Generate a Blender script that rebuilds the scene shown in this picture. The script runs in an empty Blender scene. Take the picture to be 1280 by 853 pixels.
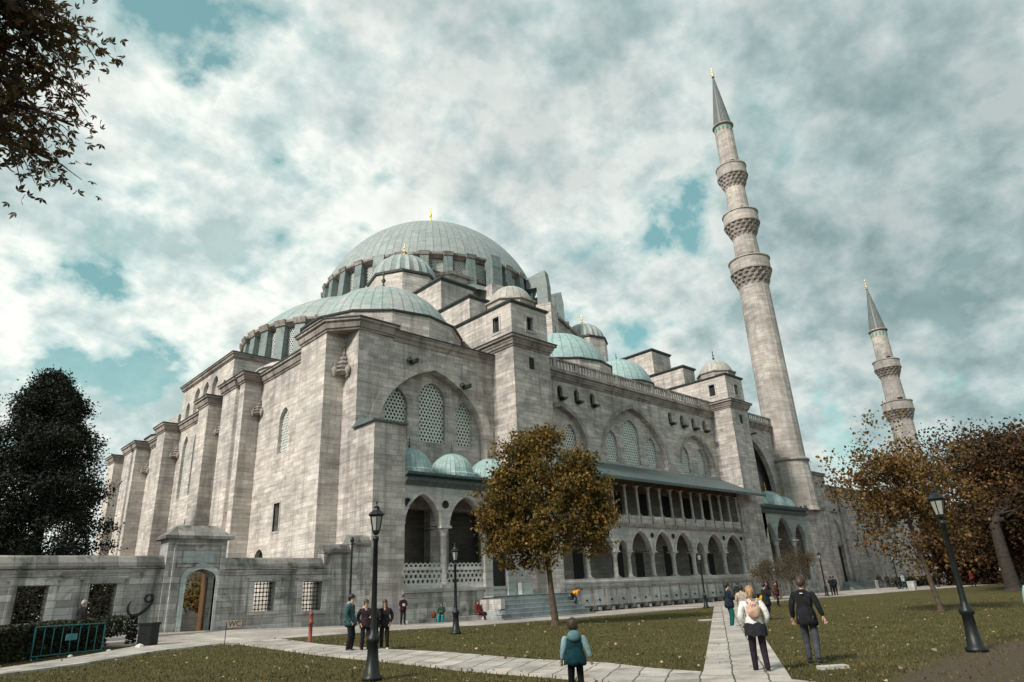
import bpy, bmesh, math, random
import numpy as np
from mathutils import Vector, Matrix
from mathutils.geometry import tessellate_polygon
rnd = random.Random(7)
PI = math.pi
scene = bpy.context.scene
C = scene.collection

# ------------------------------------------------------------------ materials
def newmat(name):
    m = bpy.data.materials.new(name); m.use_nodes = True
    nt = m.node_tree; nt.nodes.clear()
    out = nt.nodes.new('ShaderNodeOutputMaterial'); b = nt.nodes.new('ShaderNodeBsdfPrincipled')
    nt.links.new(b.outputs[0], out.inputs[0])
    return m, nt, b
def N(nt, typ, **kw):
    n = nt.nodes.new(typ)
    for k, v in kw.items():
        if k == 'ins':
            for kk, vv in v.items():
                if hasattr(vv, 'is_linked') or isinstance(vv, bpy.types.NodeSocket): nt.links.new(vv, n.inputs[kk])
                else: n.inputs[kk].default_value = vv
        else: setattr(n, k, v)
    return n
def MA(nt, op, a, b=0.0, c=0.0):
    n = nt.nodes.new('ShaderNodeMath'); n.operation = op
    for i, v in enumerate((a, b, c)):
        if isinstance(v, bpy.types.NodeSocket): nt.links.new(v, n.inputs[i])
        else: n.inputs[i].default_value = v
    return n.outputs[0]
def MIX(nt, mode, f, a, b):
    n = nt.nodes.new('ShaderNodeMixRGB'); n.blend_type = mode
    for i, v in enumerate((f, a, b)):
        if isinstance(v, bpy.types.NodeSocket): nt.links.new(v, n.inputs[i])
        elif i == 0: n.inputs[0].default_value = v
        else: n.inputs[i].default_value = (*v, 1) if len(v) == 3 else v
    return n.outputs[0]
def RAMP(nt, fac, stops, interp='LINEAR'):
    n = nt.nodes.new('ShaderNodeValToRGB'); cr = n.color_ramp; cr.interpolation = interp
    while len(cr.elements) < len(stops): cr.elements.new(0.5)
    for e, (p, c) in zip(cr.elements, stops):
        e.position = p; e.color = (c, c, c, 1) if isinstance(c, (int, float)) else (*c, 1)
    nt.links.new(fac, n.inputs[0]); return n.outputs[0]
def NOISE(nt, vec, scale, detail=4, rough=.55, dist=0.0):
    n = N(nt, 'ShaderNodeTexNoise', ins={'Scale': scale, 'Detail': detail, 'Roughness': rough, 'Distortion': dist})
    if vec is not None: nt.links.new(vec, n.inputs['Vector'])
    return n.outputs['Fac']
def SCALE(nt, vec, s):
    n = N(nt, 'ShaderNodeMapping'); n.inputs['Scale'].default_value = s; nt.links.new(vec, n.inputs['Vector']); return n.outputs[0]
def BUMP(nt, h, strength, dist, b):
    n = N(nt, 'ShaderNodeBump', ins={'Strength': strength, 'Distance': dist}); nt.links.new(h, n.inputs['Height']); nt.links.new(n.outputs[0], b.inputs['Normal'])

def stone(name, c1=(.63, .592, .56), c2=(.42, .39, .37), row=.34, width=.86, stain=.55, mortar=.010, radial=0.0, dirt=(.105, .09, .082), bias=0.0, rough=.85):
    m, nt, b = newmat(name)
    geo = N(nt, 'ShaderNodeNewGeometry'); pos = geo.outputs['Position']
    if radial:
        tc = N(nt, 'ShaderNodeTexCoord'); src = tc.outputs['Object']
        s = N(nt, 'ShaderNodeSeparateXYZ'); nt.links.new(src, s.inputs[0])
        u = MA(nt, 'MULTIPLY', MA(nt, 'ARCTAN2', s.outputs[1], s.outputs[0]), radial); z = s.outputs[2]
    else:
        s = N(nt, 'ShaderNodeSeparateXYZ'); nt.links.new(pos, s.inputs[0])
        sn = N(nt, 'ShaderNodeSeparateXYZ'); nt.links.new(geo.outputs['True Normal'], sn.inputs[0])
        ax = MA(nt, 'ABSOLUTE', sn.outputs[0]); ay = MA(nt, 'ABSOLUTE', sn.outputs[1])
        sel = MA(nt, 'GREATER_THAN', ax, ay)
        u = MA(nt, 'ADD', MA(nt, 'MULTIPLY', s.outputs[1], sel), MA(nt, 'MULTIPLY', s.outputs[0], MA(nt, 'SUBTRACT', 1.0, sel)))
        z = s.outputs[2]
    cv = N(nt, 'ShaderNodeCombineXYZ'); nt.links.new(u, cv.inputs[0]); nt.links.new(z, cv.inputs[1])
    br = N(nt, 'ShaderNodeTexBrick', offset=.5, squash=1.0)
    for k, v in {'Scale': 1.0, 'Mortar Size': mortar, 'Mortar Smooth': .4, 'Bias': bias, 'Brick Width': width, 'Row Height': row}.items(): br.inputs[k].default_value = v
    br.inputs['Color1'].default_value = (*c1, 1); br.inputs['Color2'].default_value = (*c2, 1)
    br.inputs['Mortar'].default_value = tuple(x * .52 for x in c2) + (1,)
    # the joints wander a little
    wob = N(nt, 'ShaderNodeVectorMath', operation='SCALE'); nz = N(nt, 'ShaderNodeTexNoise', ins={'Scale': .8, 'Detail': 2.0}); nt.links.new(pos, nz.inputs['Vector'])
    nt.links.new(nz.outputs['Color'], wob.inputs[0]); wob.inputs['Scale'].default_value = .05
    av = N(nt, 'ShaderNodeVectorMath', operation='ADD'); nt.links.new(cv.outputs[0], av.inputs[0]); nt.links.new(wob.outputs[0], av.inputs[1])
    nt.links.new(av.outputs[0], br.inputs['Vector'])
    col = br.outputs['Color']
    col = MIX(nt, 'MULTIPLY', .8, col, RAMP(nt, NOISE(nt, pos, .22, 6, .62), [(.28, (.55, .55, .56)), (.5, (.93, .92, .92)), (.72, (1.28, 1.24, 1.19))]))
    # horizontal bands of darker courses
    col = MIX(nt, 'MULTIPLY', .75, col, RAMP(nt, NOISE(nt, SCALE(nt, pos, (.35, .35, 3.2)), 1.0, 5, .7), [(.3, (.64, .63, .63)), (.48, (.95, .94, .94)), (.7, (1.18, 1.17, 1.16))]))
    col = MIX(nt, 'MULTIPLY', .6, col, RAMP(nt, NOISE(nt, pos, 6.0, 6, .7), [(.3, (.75, .75, .75)), (.65, (1.12, 1.12, 1.12))]))
    col = MIX(nt, 'MULTIPLY', .38, col, RAMP(nt, NOISE(nt, SCALE(nt, pos, (.45, .45, 4.2)), 1.1, 6, .72), [(.38, (.62, .60, .60)), (.47, (1.0, .99, .98)), (.60, (1.18, 1.17, 1.16))]))
    b2 = N(nt, 'ShaderNodeTexBrick', offset=.37)
    for k, v in {'Scale': 1.0, 'Mortar Size': .0, 'Bias': -.35, 'Brick Width': width * 1.37, 'Row Height': row * 2.0}.items(): b2.inputs[k].default_value = v
    b2.inputs['Color1'].default_value = (1.0, 1.0, 1.0, 1); b2.inputs['Color2'].default_value = (.58, .575, .57, 1); b2.inputs['Mortar'].default_value = (1, 1, 1, 1)
    nt.links.new(av.outputs[0], b2.inputs['Vector']); col = MIX(nt, 'MULTIPLY', .42, col, b2.outputs['Color'])
    # rain streaks and soot blotches
    st = RAMP(nt, NOISE(nt, SCALE(nt, pos, (1.1, 1.1, .10)), 1.0, 6, .65), [(.50, 0.0), (.62, 1.0)])
    st2 = RAMP(nt, NOISE(nt, pos, .55, 8, .72, .8), [(.53, 0.0), (.66, 1.0)])
    f = MA(nt, 'MULTIPLY', MA(nt, 'MAXIMUM', MA(nt, 'MULTIPLY', st, .75), MA(nt, 'MULTIPLY', st2, .8)), stain)
    col = MIX(nt, 'MIX', f, col, dirt)
    nt.links.new(col, b.inputs['Base Color']); b.inputs['Roughness'].default_value = rough; b.inputs['Specular IOR Level'].default_value = .25
    h = MA(nt, 'ADD', MA(nt, 'MULTIPLY', br.outputs['Fac'], -1.0), MA(nt, 'MULTIPLY', NOISE(nt, pos, 5.0, 8, .7), 1.2))
    BUMP(nt, h, .4, .02, b)
    return m

def lead(name, base=(.27, .31, .31), alt=(.34, .365, .36), nseg=36, dz=1.3, radial=True, patina=(.20, .38, .35), pat=.4, rough=.55, seam=1.0):
    m, nt, b = newmat(name)
    if radial:
        tc = N(nt, 'ShaderNodeTexCoord'); src = tc.outputs['Object']
        s = N(nt, 'ShaderNodeSeparateXYZ'); nt.links.new(src, s.inputs[0])
        a = MA(nt, 'MULTIPLY', MA(nt, 'DIVIDE', MA(nt, 'ARCTAN2', s.outputs[1], s.outputs[0]), 2 * PI), float(nseg))
        rr = MA(nt, 'SQRT', MA(nt, 'ADD', MA(nt, 'MULTIPLY', s.outputs[0], s.outputs[0]), MA(nt, 'MULTIPLY', s.outputs[1], s.outputs[1])))
        # arc length down the dome: courses of equal height along the shell
        zz = MA(nt, 'DIVIDE', MA(nt, 'ARCTAN2', rr, MA(nt, 'ADD', s.outputs[2], 3.0)), .085 * dz / 1.3)
        pos = src
    else:
        geo = N(nt, 'ShaderNodeNewGeometry'); pos = geo.outputs['Position']
        s = N(nt, 'ShaderNodeSeparateXYZ'); nt.links.new(pos, s.inputs[0])
        a = MA(nt, 'DIVIDE', MA(nt, 'ADD', s.outputs[0], MA(nt, 'MULTIPLY', s.outputs[1], .33)), .62)
        zz = MA(nt, 'DIVIDE', s.outputs[2], dz)
    fa = MA(nt, 'FRACT', a)
    if radial:
        st = MA(nt, 'MULTIPLY', MA(nt, 'MODULO', MA(nt, 'FLOOR', MA(nt, 'ADD', a, 200.0)), 2.0), .5); zz = MA(nt, 'ADD', zz, MA(nt, 'MULTIPLY', st, .3))
    fz = MA(nt, 'FRACT', zz)
    ra = RAMP(nt, MA(nt, 'ABSOLUTE', MA(nt, 'SUBTRACT', fa, .5)), [(.40, 0.0), (.47, 1.0), (.5, .6)])
    rz = RAMP(nt, MA(nt, 'ABSOLUTE', MA(nt, 'SUBTRACT', fz, .5)), [(.44, 0.0), (.49, 1.0)])
    cc = N(nt, 'ShaderNodeCombineXYZ'); nt.links.new(MA(nt, 'FLOOR', a), cc.inputs[0]); nt.links.new(MA(nt, 'FLOOR', zz), cc.inputs[1])
    wn = N(nt, 'ShaderNodeTexWhiteNoise', noise_dimensions='2D'); nt.links.new(cc.outputs[0], wn.inputs['Vector'])
    col = MIX(nt, 'MIX', wn.outputs['Value'], base, alt)
    col = MIX(nt, 'MIX', MA(nt, 'MULTIPLY', RAMP(nt, NOISE(nt, pos, .35, 6, .65), [(.4, 0.0), (.65, 1.0)]), pat), col, patina)
    col = MIX(nt, 'MULTIPLY', .8, col, RAMP(nt, NOISE(nt, pos, 2.2, 8, .7), [(.3, (.66, .66, .66)), (.7, (1.2, 1.2, 1.2))]))
    col = MIX(nt, 'MULTIPLY', MA(nt, 'MULTIPLY', ra, .5 * seam), col, (.35, .36, .36))
    col = MIX(nt, 'MULTIPLY', MA(nt, 'MULTIPLY', rz, .45), col, (.45, .45, .45))
    nt.links.new(col, b.inputs['Base Color']); b.inputs['Roughness'].default_value = rough; b.inputs['Metallic'].default_value = 0.0
    h = MA(nt, 'ADD', ra, MA(nt, 'MULTIPLY', NOISE(nt, pos, 1.5, 4, .6), .8)); BUMP(nt, h, .5, .06, b)
    return m

def plain(name, col, rough=.6, metal=0.0, var=.25, scale=8.0, spec=.4, bump=0.0, coords='Object'):
    m, nt, b = newmat(name)
    tc = N(nt, 'ShaderNodeTexCoord'); v = tc.outputs['Object']
    c = MIX(nt, 'MULTIPLY', 1.0, col, RAMP(nt, NOISE(nt, v, scale, 5, .6), [(.3, (1 - var,) * 3), (.7, (1 + var,) * 3)]))
    nt.links.new(c, b.inputs['Base Color']); b.inputs['Roughness'].default_value = rough; b.inputs['Metallic'].default_value = metal
    b.inputs['Specular IOR Level'].default_value = spec
    if bump: BUMP(nt, NOISE(nt, v, scale * 2, 6, .7), bump, .02, b)
    return m

def leafmat(name, cols, trans=.25):
    m, nt, b = newmat(name)
    geo = N(nt, 'ShaderNodeNewGeometry')
    stops = [(i / max(1, len(cols) - 1), c) for i, c in enumerate(cols)]
    col = RAMP(nt, geo.outputs['Random Per Island'], stops)
    col = MIX(nt, 'MULTIPLY', .9, col, RAMP(nt, NOISE(nt, geo.outputs['Position'], .9, 3, .5), [(.35, (.55, .6, .6)), (.65, (1.3, 1.2, 1.1))]))
    nt.links.new(col, b.inputs['Base Color']); b.inputs['Roughness'].default_value = .65; b.inputs['Specular IOR Level'].default_value = .25
    t = N(nt, 'ShaderNodeBsdfTranslucent'); nt.links.new(col, t.inputs[0])
    mx = N(nt, 'ShaderNodeMixShader'); mx.inputs[0].default_value = trans
    nt.links.new(b.outputs[0], mx.inputs[1]); nt.links.new(t.outputs[0], mx.inputs[2])
    nt.links.new(mx.outputs[0], nt.nodes['Material Output'].inputs[0])
    return m

M = {}
M['stone'] = stone('ashlar_stone')
M['stone_warm'] = stone('pale_ashlar', (.70, .655, .62), (.51, .475, .445), stain=.45)
M['stone_dark'] = stone('weathered_wall_stone', (.60, .59, .57), (.34, .332, .32), row=.30, width=1.1, stain=.95, dirt=(.045, .045, .042))
M['coping'] = stone('lichen_coping_stone', (.36, .345, .32), (.17, .165, .155), row=3.0, width=.8, stain=1.0, dirt=(.04, .04, .037))
M['trim'] = stone('cornice_stone', (.44, .395, .37), (.33, .295, .275), row=2.0, width=1.3, stain=.75, dirt=(.07, .065, .06))
M['marble'] = stone('marble_stone', (.56, .55, .53), (.46, .455, .445), row=.55, width=1.5, stain=.5, dirt=(.16, .15, .14))
M['marble_blue'] = stone('bluish_marble', (.40, .44, .435), (.34, .375, .375), row=.5, width=1.6, stain=.25)
M['white_marble'] = stone('white_marble', (.70, .70, .68), (.58, .58, .565), row=3.0, width=1.4, stain=.3, dirt=(.22, .21, .20))
M['steps'] = stone('step_marble', (.36, .41, .42), (.28, .32, .33), row=9, width=1.9, stain=.5, dirt=(.09, .09, .085))
M['min_stone'] = stone('minaret_stone', (.56, .52, .49), (.42, .39, .365), radial=1.9, row=.55, width=.9, stain=.35)
M['lattice'] = plain('window_lattice_plaster', (.60, .62, .60), .8, var=.12, scale=2)
M['lead_main'] = lead('dome_lead', nseg=92, dz=1.0, pat=.3, patina=(.25, .34, .33), seam=.75)
M['lead_mid'] = lead('small_dome_lead', (.31, .35, .35), (.39, .40, .385), nseg=44, dz=1.9)
M['lead_teal'] = lead('patina_dome_lead', (.28, .41, .405), (.33, .45, .44), nseg=30, dz=2.6, patina=(.38, .50, .485), pat=.5)
M['lead_pale'] = lead('pale_dome_cover', (.40, .38, .35), (.45, .43, .39), nseg=20, dz=3.0, patina=(.33, .35, .33), pat=.4)
M['lead_flat'] = lead('roof_lead', (.07, .09, .092), (.095, .12, .12), radial=False, patina=(.08, .135, .13), pat=.6)
M['lead_edge'] = plain('lead_edge', (.055, .06, .06), .6, var=.4, scale=3)
M['lead_sheet'] = lead('buttress_lead', (.17, .205, .20), (.21, .245, .238), radial=False, dz=1.6, patina=(.15, .23, .22), pat=.5)
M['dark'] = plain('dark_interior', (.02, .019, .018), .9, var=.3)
M['glass'] = plain('dark_window_glass', (.012, .014, .015), .25, var=.3, spec=.5)
M['gold'] = plain('gilded_metal', (.65, .42, .10), .3, metal=1.0, var=.2)
M['copper'] = plain('dark_finial_metal', (.05, .055, .05), .5, metal=.5)
M['iron'] = plain('black_iron', (.012, .015, .015), .45, metal=.3, var=.4, scale=12)
M['rust_iron'] = plain('rusty_iron_grille', (.045, .03, .022), .8, var=.5, scale=9)
M['spire'] = lead('spire_lead', (.12, .13, .135), (.17, .18, .18), nseg=16, dz=3.0, patina=(.14, .17, .17))
M['wood'] = plain('brown_wood', (.13, .065, .03), .6, var=.4, scale=5, bump=.3)
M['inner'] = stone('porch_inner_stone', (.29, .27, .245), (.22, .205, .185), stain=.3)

# ------------------------------------------------------------------ mesh building
W = {}
class MB:
    def __init__(s): s.v = []; s.f = []; s.sm = []
    def quadface(s, idx, smooth=False): s.f.append(tuple(idx)); s.sm.append(smooth)
    def add(s, vs, fs, smooth=False):
        n = len(s.v); s.v += [tuple(v) for v in vs]
        for f in fs: s.f.append(tuple(i + n for i in f)); s.sm.append(smooth)
    def box(s, x0, x1, y0, y1, z0, z1):
        s.add([(x0,y0,z0),(x1,y0,z0),(x1,y1,z0),(x0,y1,z0),(x0,y0,z1),(x1,y0,z1),(x1,y1,z1),(x0,y1,z1)],
              [(0,3,2,1),(4,5,6,7),(0,1,5,4),(1,2,6,5),(2,3,7,6),(3,0,4,7)])
        return s
    def prism(s, poly, z0, z1, top=None):
        n = len(poly); top = top or poly
        tri = tessellate_polygon([[Vector((p[0], p[1], 0)) for p in poly]])
        vs = [(p[0], p[1], z0) for p in poly] + [(p[0], p[1], z1) for p in top]
        fs = [tuple(t) for t in tri] + [tuple(i + n for i in t) for t in tri]
        fs += [(i, (i + 1) % n, (i + 1) % n + n, i + n) for i in range(n)]
        s.add(vs, fs); return s
    def rev(s, prof, c=(0, 0), n=32, a0=0, a1=2 * PI, smooth=True, rot=0):
        full = abs(a1 - a0 - 2 * PI) < 1e-6; m = n if full else n + 1
        vs = []
        for r, z in prof:
            for i in range(m):
                a = rot + a0 + (a1 - a0) * i / n; vs.append((c[0] + r * math.cos(a), c[1] + r * math.sin(a), z))
        fs = []
        for j in range(len(prof) - 1):
            for i in range(n):
                k = (i + 1) % m
                fs.append((j * m + i, j * m + k, (j + 1) * m + k, (j + 1) * m + i))
        s.add(vs, fs, smooth); return s
    def tube(s, p0, p1, r0, r1=None, n=8, smooth=True, cap=True):
        r1 = r0 if r1 is None else r1; p0 = Vector(p0); p1 = Vector(p1); d = (p1 - p0)
        if d.length < 1e-6: return s
        d.normalize(); a = d.cross(Vector((0, 0, 1)) if abs(d.z) < .9 else Vector((1, 0, 0))).normalized(); b = d.cross(a)
        vs = []
        for p, r in ((p0, r0), (p1, r1)):
            for i in range(n):
                t = 2 * PI * i / n; vs.append(p + a * (r * math.cos(t)) + b * (r * math.sin(t)))
        fs = [(i, (i + 1) % n, (i + 1) % n + n, i + n) for i in range(n)]
        s.add(vs, fs, smooth)
        if cap: s.add(vs, [tuple(range(n))[::-1], tuple(range(n, 2 * n))])
        return s
    def path(s, pts, rs, n=8):
        for i in range(len(pts) - 1): s.tube(pts[i], pts[i + 1], rs[i], rs[i + 1], n, cap=(i in (0, len(pts) - 2)))
        return s
    def poly2(s, outline, holes, plane, pos, th):
        """wall sheet of thickness th with openings; plane 'Y': (u,z)->(u,pos,z); 'X': (pos,u,z)"""
        loops = [outline] + list(holes)
        P = (lambda u, z, d: (u, pos + d, z)) if plane == 'Y' else (lambda u, z, d: (pos + d, u, z))
        pts = [p for l in loops for p in l]
        tri = tessellate_polygon([[Vector((p[0], p[1], 0)) for p in l] for l in loops])
        n = len(pts)
        vs = [P(u, z, 0) for u, z in pts] + [P(u, z, th) for u, z in pts]
        fs = [tuple(t) for t in tri] + [tuple(i + n for i in t)[::-1] for t in tri]
        o = 0
        for l in loops:
            k = len(l)
            for i in range(k): fs.append((o + i, o + (i + 1) % k, o + (i + 1) % k + n, o + i + n))
            o += k
        s.add(vs, fs); return s
    def sweep(s, path, prof, closed=False):
        """profile [(out,z)] carried along a plan path; outward = left of travel"""
        n = len(path); P = [Vector(p) for p in path]; offs = []
        for i in range(n):
            def nrm(a, b):
                d = (b - a).normalized(); return Vector((-d.y, d.x))
            if closed: n0 = nrm(P[i - 1], P[i]); n1 = nrm(P[i], P[(i + 1) % n])
            else:
                n0 = nrm(P[i - 1], P[i]) if i else None; n1 = nrm(P[i], P[i + 1]) if i < n - 1 else None
                n0 = n0 or n1; n1 = n1 or n0
            k = n0 + n1; offs.append(k / max(.25, (1 + n0.dot(n1))) if k.length > 1e-6 else n0)
        vs = []; m = len(prof)
        for i in range(n):
            for o, z in prof: q = P[i] + offs[i] * o; vs.append((q.x, q.y, z))
        fs = []
        for i in range(n if closed else n - 1):
            j = (i + 1) % n
            for k in range(m - 1): fs.append((i * m + k, j * m + k, j * m + k + 1, i * m + k + 1))
        if not closed: fs += [tuple(range(m)), tuple((n - 1) * m + k for k in range(m))[::-1]]
        s.add(vs, fs); return s
    def build(s, name, mat, parent=None, origin=None, kind=None):
        me = bpy.data.meshes.new(name)
        pw = W.get(parent.name, Vector((0, 0, 0))) if parent else Vector((0, 0, 0))
        org = Vector(origin) if origin is not None else pw
        v = np.array(s.v, dtype=float) - np.array(org)
        me.from_pydata([tuple(x) for x in v], [], s.f)
        me.polygons.foreach_set('use_smooth', s.sm)
        me.materials.append(mat); me.update()
        o = bpy.data.objects.new(name, me); C.objects.link(o)
        if parent: o.parent = parent
        o.location = org - pw; W[o.name] = org.copy()
        if kind: o['kind'] = kind
        return o

def thing(name, label, cat, loc=(0, 0, 0), rz=0, group=None):
    o = bpy.data.objects.new(name, None); C.objects.link(o); o.empty_display_size = .3
    o.location = loc; o.rotation_euler = (0, 0, rz); o['label'] = label; o['category'] = cat
    if group: o['group'] = group
    W[o.name] = Vector(loc) if rz == 0 else Vector((0, 0, 0))
    return o
def local(o): W[o.name] = Vector((0, 0, 0)); return o     # children of o are built in o's own space
def tag(o, label, cat, group=None, kind=None):
    o['label'] = label; o['category'] = cat
    if group: o['group'] = group
    if kind: o['kind'] = kind
    return o
def copy_tree(o, parent=None):
    c = o.copy(); C.objects.link(c)
    if parent: c.parent = parent
    for ch in list(o.children): copy_tree(ch, c)
    return c

def arch(c, hw, z0, zs, za, n=9):
    h = za - zs; hh = max(h, hw * 1.08); R = (hh * hh + hw * hw) / (2 * hw); cxr = c - hw + R
    amax = math.atan2(hh, R - hw)
    right = []
    for i in range(n + 1):
        a = PI / 2 * i / n; right.append((c + hw * math.cos(a), zs + h * (.80 * math.sin(a) + .20 * (1 - math.cos(a)))))
    left = [(2 * c - x, z) for x, z in reversed(right[:-1])]
    pts = right + left
    if z0 < zs - 1e-6: pts = [(c - hw, z0), (c + hw, z0)] + pts
    return pts
def arc_only(c, hw, zs, za, n=9):
    a = arch(c, hw, zs, zs, za, n); return a[::-1]      # left springer .. apex .. right springer
def arcade_outline(u0, u1, zs, zt, arches):
    pts = [(u0, zs)]
    for c, hw, za in arches: pts += arc_only(c, hw, zs, za)
    pts += [(u1, zs), (u1, zt), (u0, zt)]
    q = []
    for p in pts:
        if not q or (abs(p[0] - q[-1][0]) > 1e-4 or abs(p[1] - q[-1][1]) > 1e-4): q.append(p)
    return q
def rect(a, b, z0, z1): return [(a, z0), (b, z0), (b, z1), (a, z1)]
def ring(c, hw, zs, za, w): # arch band outline (voussoirs)
    o = arch(c, hw + w, zs, zs, za + w); i = arch(c, hw, zs, zs, za)
    return o + i[::-1]

def hexlattice(mb, u0, u1, z0, z1, plane, pos, s=.3, hole=.6, th=.08):
    P = (lambda u, z, d: (u, pos + d, z)) if plane == 'Y' else (lambda u, z, d: (pos + d, u, z))
    R = s / math.sqrt(3); nz = int((z1 - z0) / (1.5 * R)) + 2; nu = int((u1 - u0) / s) + 2
    vs = []; fs = []
    for j in range(nz):
        for i in range(nu):
            cu = u0 + (i + .5 * (j % 2)) * s; cz = z0 + j * 1.5 * R; k = len(vs)
            for rr, d in ((R * 1.01, 0), (R * hole, 0), (R * hole, th)):
                for q in range(6):
                    a = PI / 6 + q * PI / 3; vs.append(P(cu + rr * math.cos(a), cz + rr * math.sin(a), d))
            for q in range(6):
                p = (q + 1) % 6; fs.append((k + q, k + p, k + 6 + p, k + 6 + q)); fs.append((k + 6 + q, k + 6 + p, k + 12 + p, k + 12 + q))
    mb.add(vs, fs)
def window(parent, plane, pos, c, hw, z0, z1, s=.3, hole=.6, d=.28, name='window'):
    """frame-less pierced plaster window: dark glass behind a perforated grille"""
    P = MB()
    if plane == 'Y': P.box(c - hw - .12, c + hw + .12, pos + d + .12, pos + d + .16, z0 - .1, z1 + .1)
    else: P.box(pos + d + .12, pos + d + .16, c - hw - .12, c + hw + .12, z0 - .1, z1 + .1)
    g = P.build(name, M['glass'], parent)
    l = MB(); hexlattice(l, c - hw - .05, c + hw + .1, z0 - .05, z1 + .05, plane, pos + d, s, hole)
    l.build('lattice', M['lattice'], g)
    return g
def cornice_prof(z, h=.9, out=.55, base=-.3):
    return [(base, z), (.08, z), (.12, z + .18 * h), (.2, z + .22 * h), (.24, z + .42 * h), (out * .62, z + .5 * h), (out * .68, z + .72 * h), (out, z + .78 * h), (out, z + .98 * h), (base, z + h)]
def lead_prof(z, out=.62, h=.1, base=-.5): return [(base, z), (out, z), (out, z + h), (base, z + h * 1.6)]
def loop(x0, x1, y0, y1): return [(x0, y0), (x0, y1), (x1, y1), (x1, y0)]   # outward = left of travel
def domeprof(R, zc, z0, n=14, ztop=None):
    a0 = math.asin(max(-1, min(1, (z0 - zc) / R))); return [(R * math.cos(a0 + (PI / 2 - a0) * i / n), zc + R * math.sin(a0 + (PI / 2 - a0) * i / n)) for i in range(n)] + [(.001, zc + R)]
def finial(parent, c, z, h, mat, k=1.0):
    m = MB(); r = .09 * h * k
    m.rev([(r * 1.2, z - .05), (r * .5, z + .06 * h), (r * .3, z + .1 * h), (r * 1.1, z + .2 * h), (r * .3, z + .31 * h), (r * .28, z + .36 * h), (r * .85, z + .45 * h), (r * .25, z + .54 * h), (r * .25, z + .6 * h), (r * .55, z + .67 * h), (r * .2, z + .75 * h), (r * .1, z + .86 * h), (.001, z + h)], c, 12)
    return m.build('finial', mat, parent)

M['fount'] = stone('fountain_marble', (.66, .66, .65), (.50, .50, .49), row=1.9, width=1.5, stain=.6, dirt=(.16, .155, .15))
# ------------------------------------------------------------------ the mosque
FY, WY, XP, XW = 36.4, 39.0, 20.9, 22.4
mosque = thing('mosque', 'large grey stone mosque with stacked lead domes, arcades and buttressed walls', 'mosque', (22.4, 39, 0))
mq = mosque
# --- plan outline of the left side with its piers (travel: front going left, then away)
outl = [(35, WY), (XW, WY), (XW, 40.9), (XP, 40.9), (XP, 44.7), (XW, 44.7)]
piers = [(55.2, 60.1), (63.7, 66.2), (76.3, 78.9), (86.7, 91.6), (96.2, 99.0)]
for i, (a, b) in enumerate(piers):
    if i in (0, 3): outl += [(XW, a), (XP, a), (XP, a + 1.0), (XP + .45, a + 1.15), (XP + .45, a + 1.75), (XP, a + 1.9), (XP, b), (XW, b)]
    else: outl += [(XW, a), (XP, a), (XP, b), (XW, b)]
# wall body
MB().prism([(23.2, 40.6), (86, 40.6), (86, 97), (23.2, 97)], 0, 20.2).build('core_wall', M['inner'], mq)
MB().prism([(23.0, 39.8), (86, 39.8), (86, 97), (23.0, 97)], 20.2, 20.32).build('roof_deck', M['lead_flat'], mq)
# qibla wall sheet with windows (plane X = XW)
qw = [arch(50.2, .85, 13.0, 15.6, 16.7), rect(49.75, 50.75, 7.0, 9.1), arch(73.9, .8, 12.5, 17.6, 19.0), arch(70.6, .85, 12.5, 17.6, 19.0), arch(70.6, .8, 7.5, 9.4, 10.4),
      arch(52.9, .8, 4.2, 5.2, 5.9), rect(82, 83.2, 7, 9.1), arch(82.5, .85, 13, 15.6, 16.7)]
MB().poly2([(44.75, 0), (98.9, 0), (98.9, 19.9), (44.75, 19.9)], qw, 'X', XW, .5).build('wall', M['stone_warm'], mq)
for c, hw, z0, z1 in ((50.2, .85, 13, 16.7), (70.6, .85, 12.5, 19), (73.9, .8, 12.5, 19), (70.6, .8, 7.5, 10.4), (82.5, .85, 13, 16.7)):
    window(mq, 'X', XW, c, hw, z0, z1, .26)
for c, z0, z1 in ((50.25, 7, 9.1), (82.6, 7, 9.1), (52.9, 4.2, 5.9)):
    MB().box(XW + .35, XW + .4, c - .9, c + .9, z0 - .1, z1 + .1).build('window', M['dark'], mq)
fr = MB()
for c, z0, z1 in ((50.25, 7, 9.1),):
    for a, b, p, q in ((c - .62, c + .62, z0 - .15, z0), (c - .62, c + .62, z1, z1 + .15), (c - .65, c - .5, z0, z1), (c + .5, c + .65, z0, z1)): fr.box(XW - .04, XW + .1, a, b, p, q)
fr.build('window_frame', M['marble'], mq)
# corner pier and buttress piers, battered a hair
def pierpoly(poly, name='buttress_pier'):
    return MB().prism(poly, 0, 19.9).build(name, M['stone_warm'], mq)
pierpoly([(XP, 40.9), (23.4, 40.9), (23.4, 44.76), (XP, 44.76)])
for i, (a, b) in enumerate(piers):
    if i in (0, 3): p = [(XP, a), (XW + .2, a), (XW + .2, b), (XP, b), (XP, a + 1.9), (XP + .45, a + 1.75), (XP + .45, a + 1.15), (XP, a + 1.0)]
    else: p = [(XP, a), (XW + .2, a), (XW + .2, b), (XP, b)]
    pierpoly(p)
# notch by the corner: main wall end
MB().prism([(XW, WY), (24.0, WY + .002), (24.0, 40.95), (XW, 40.95)], 0, 19.9).build('corner_pier', M['stone'], mq)
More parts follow.
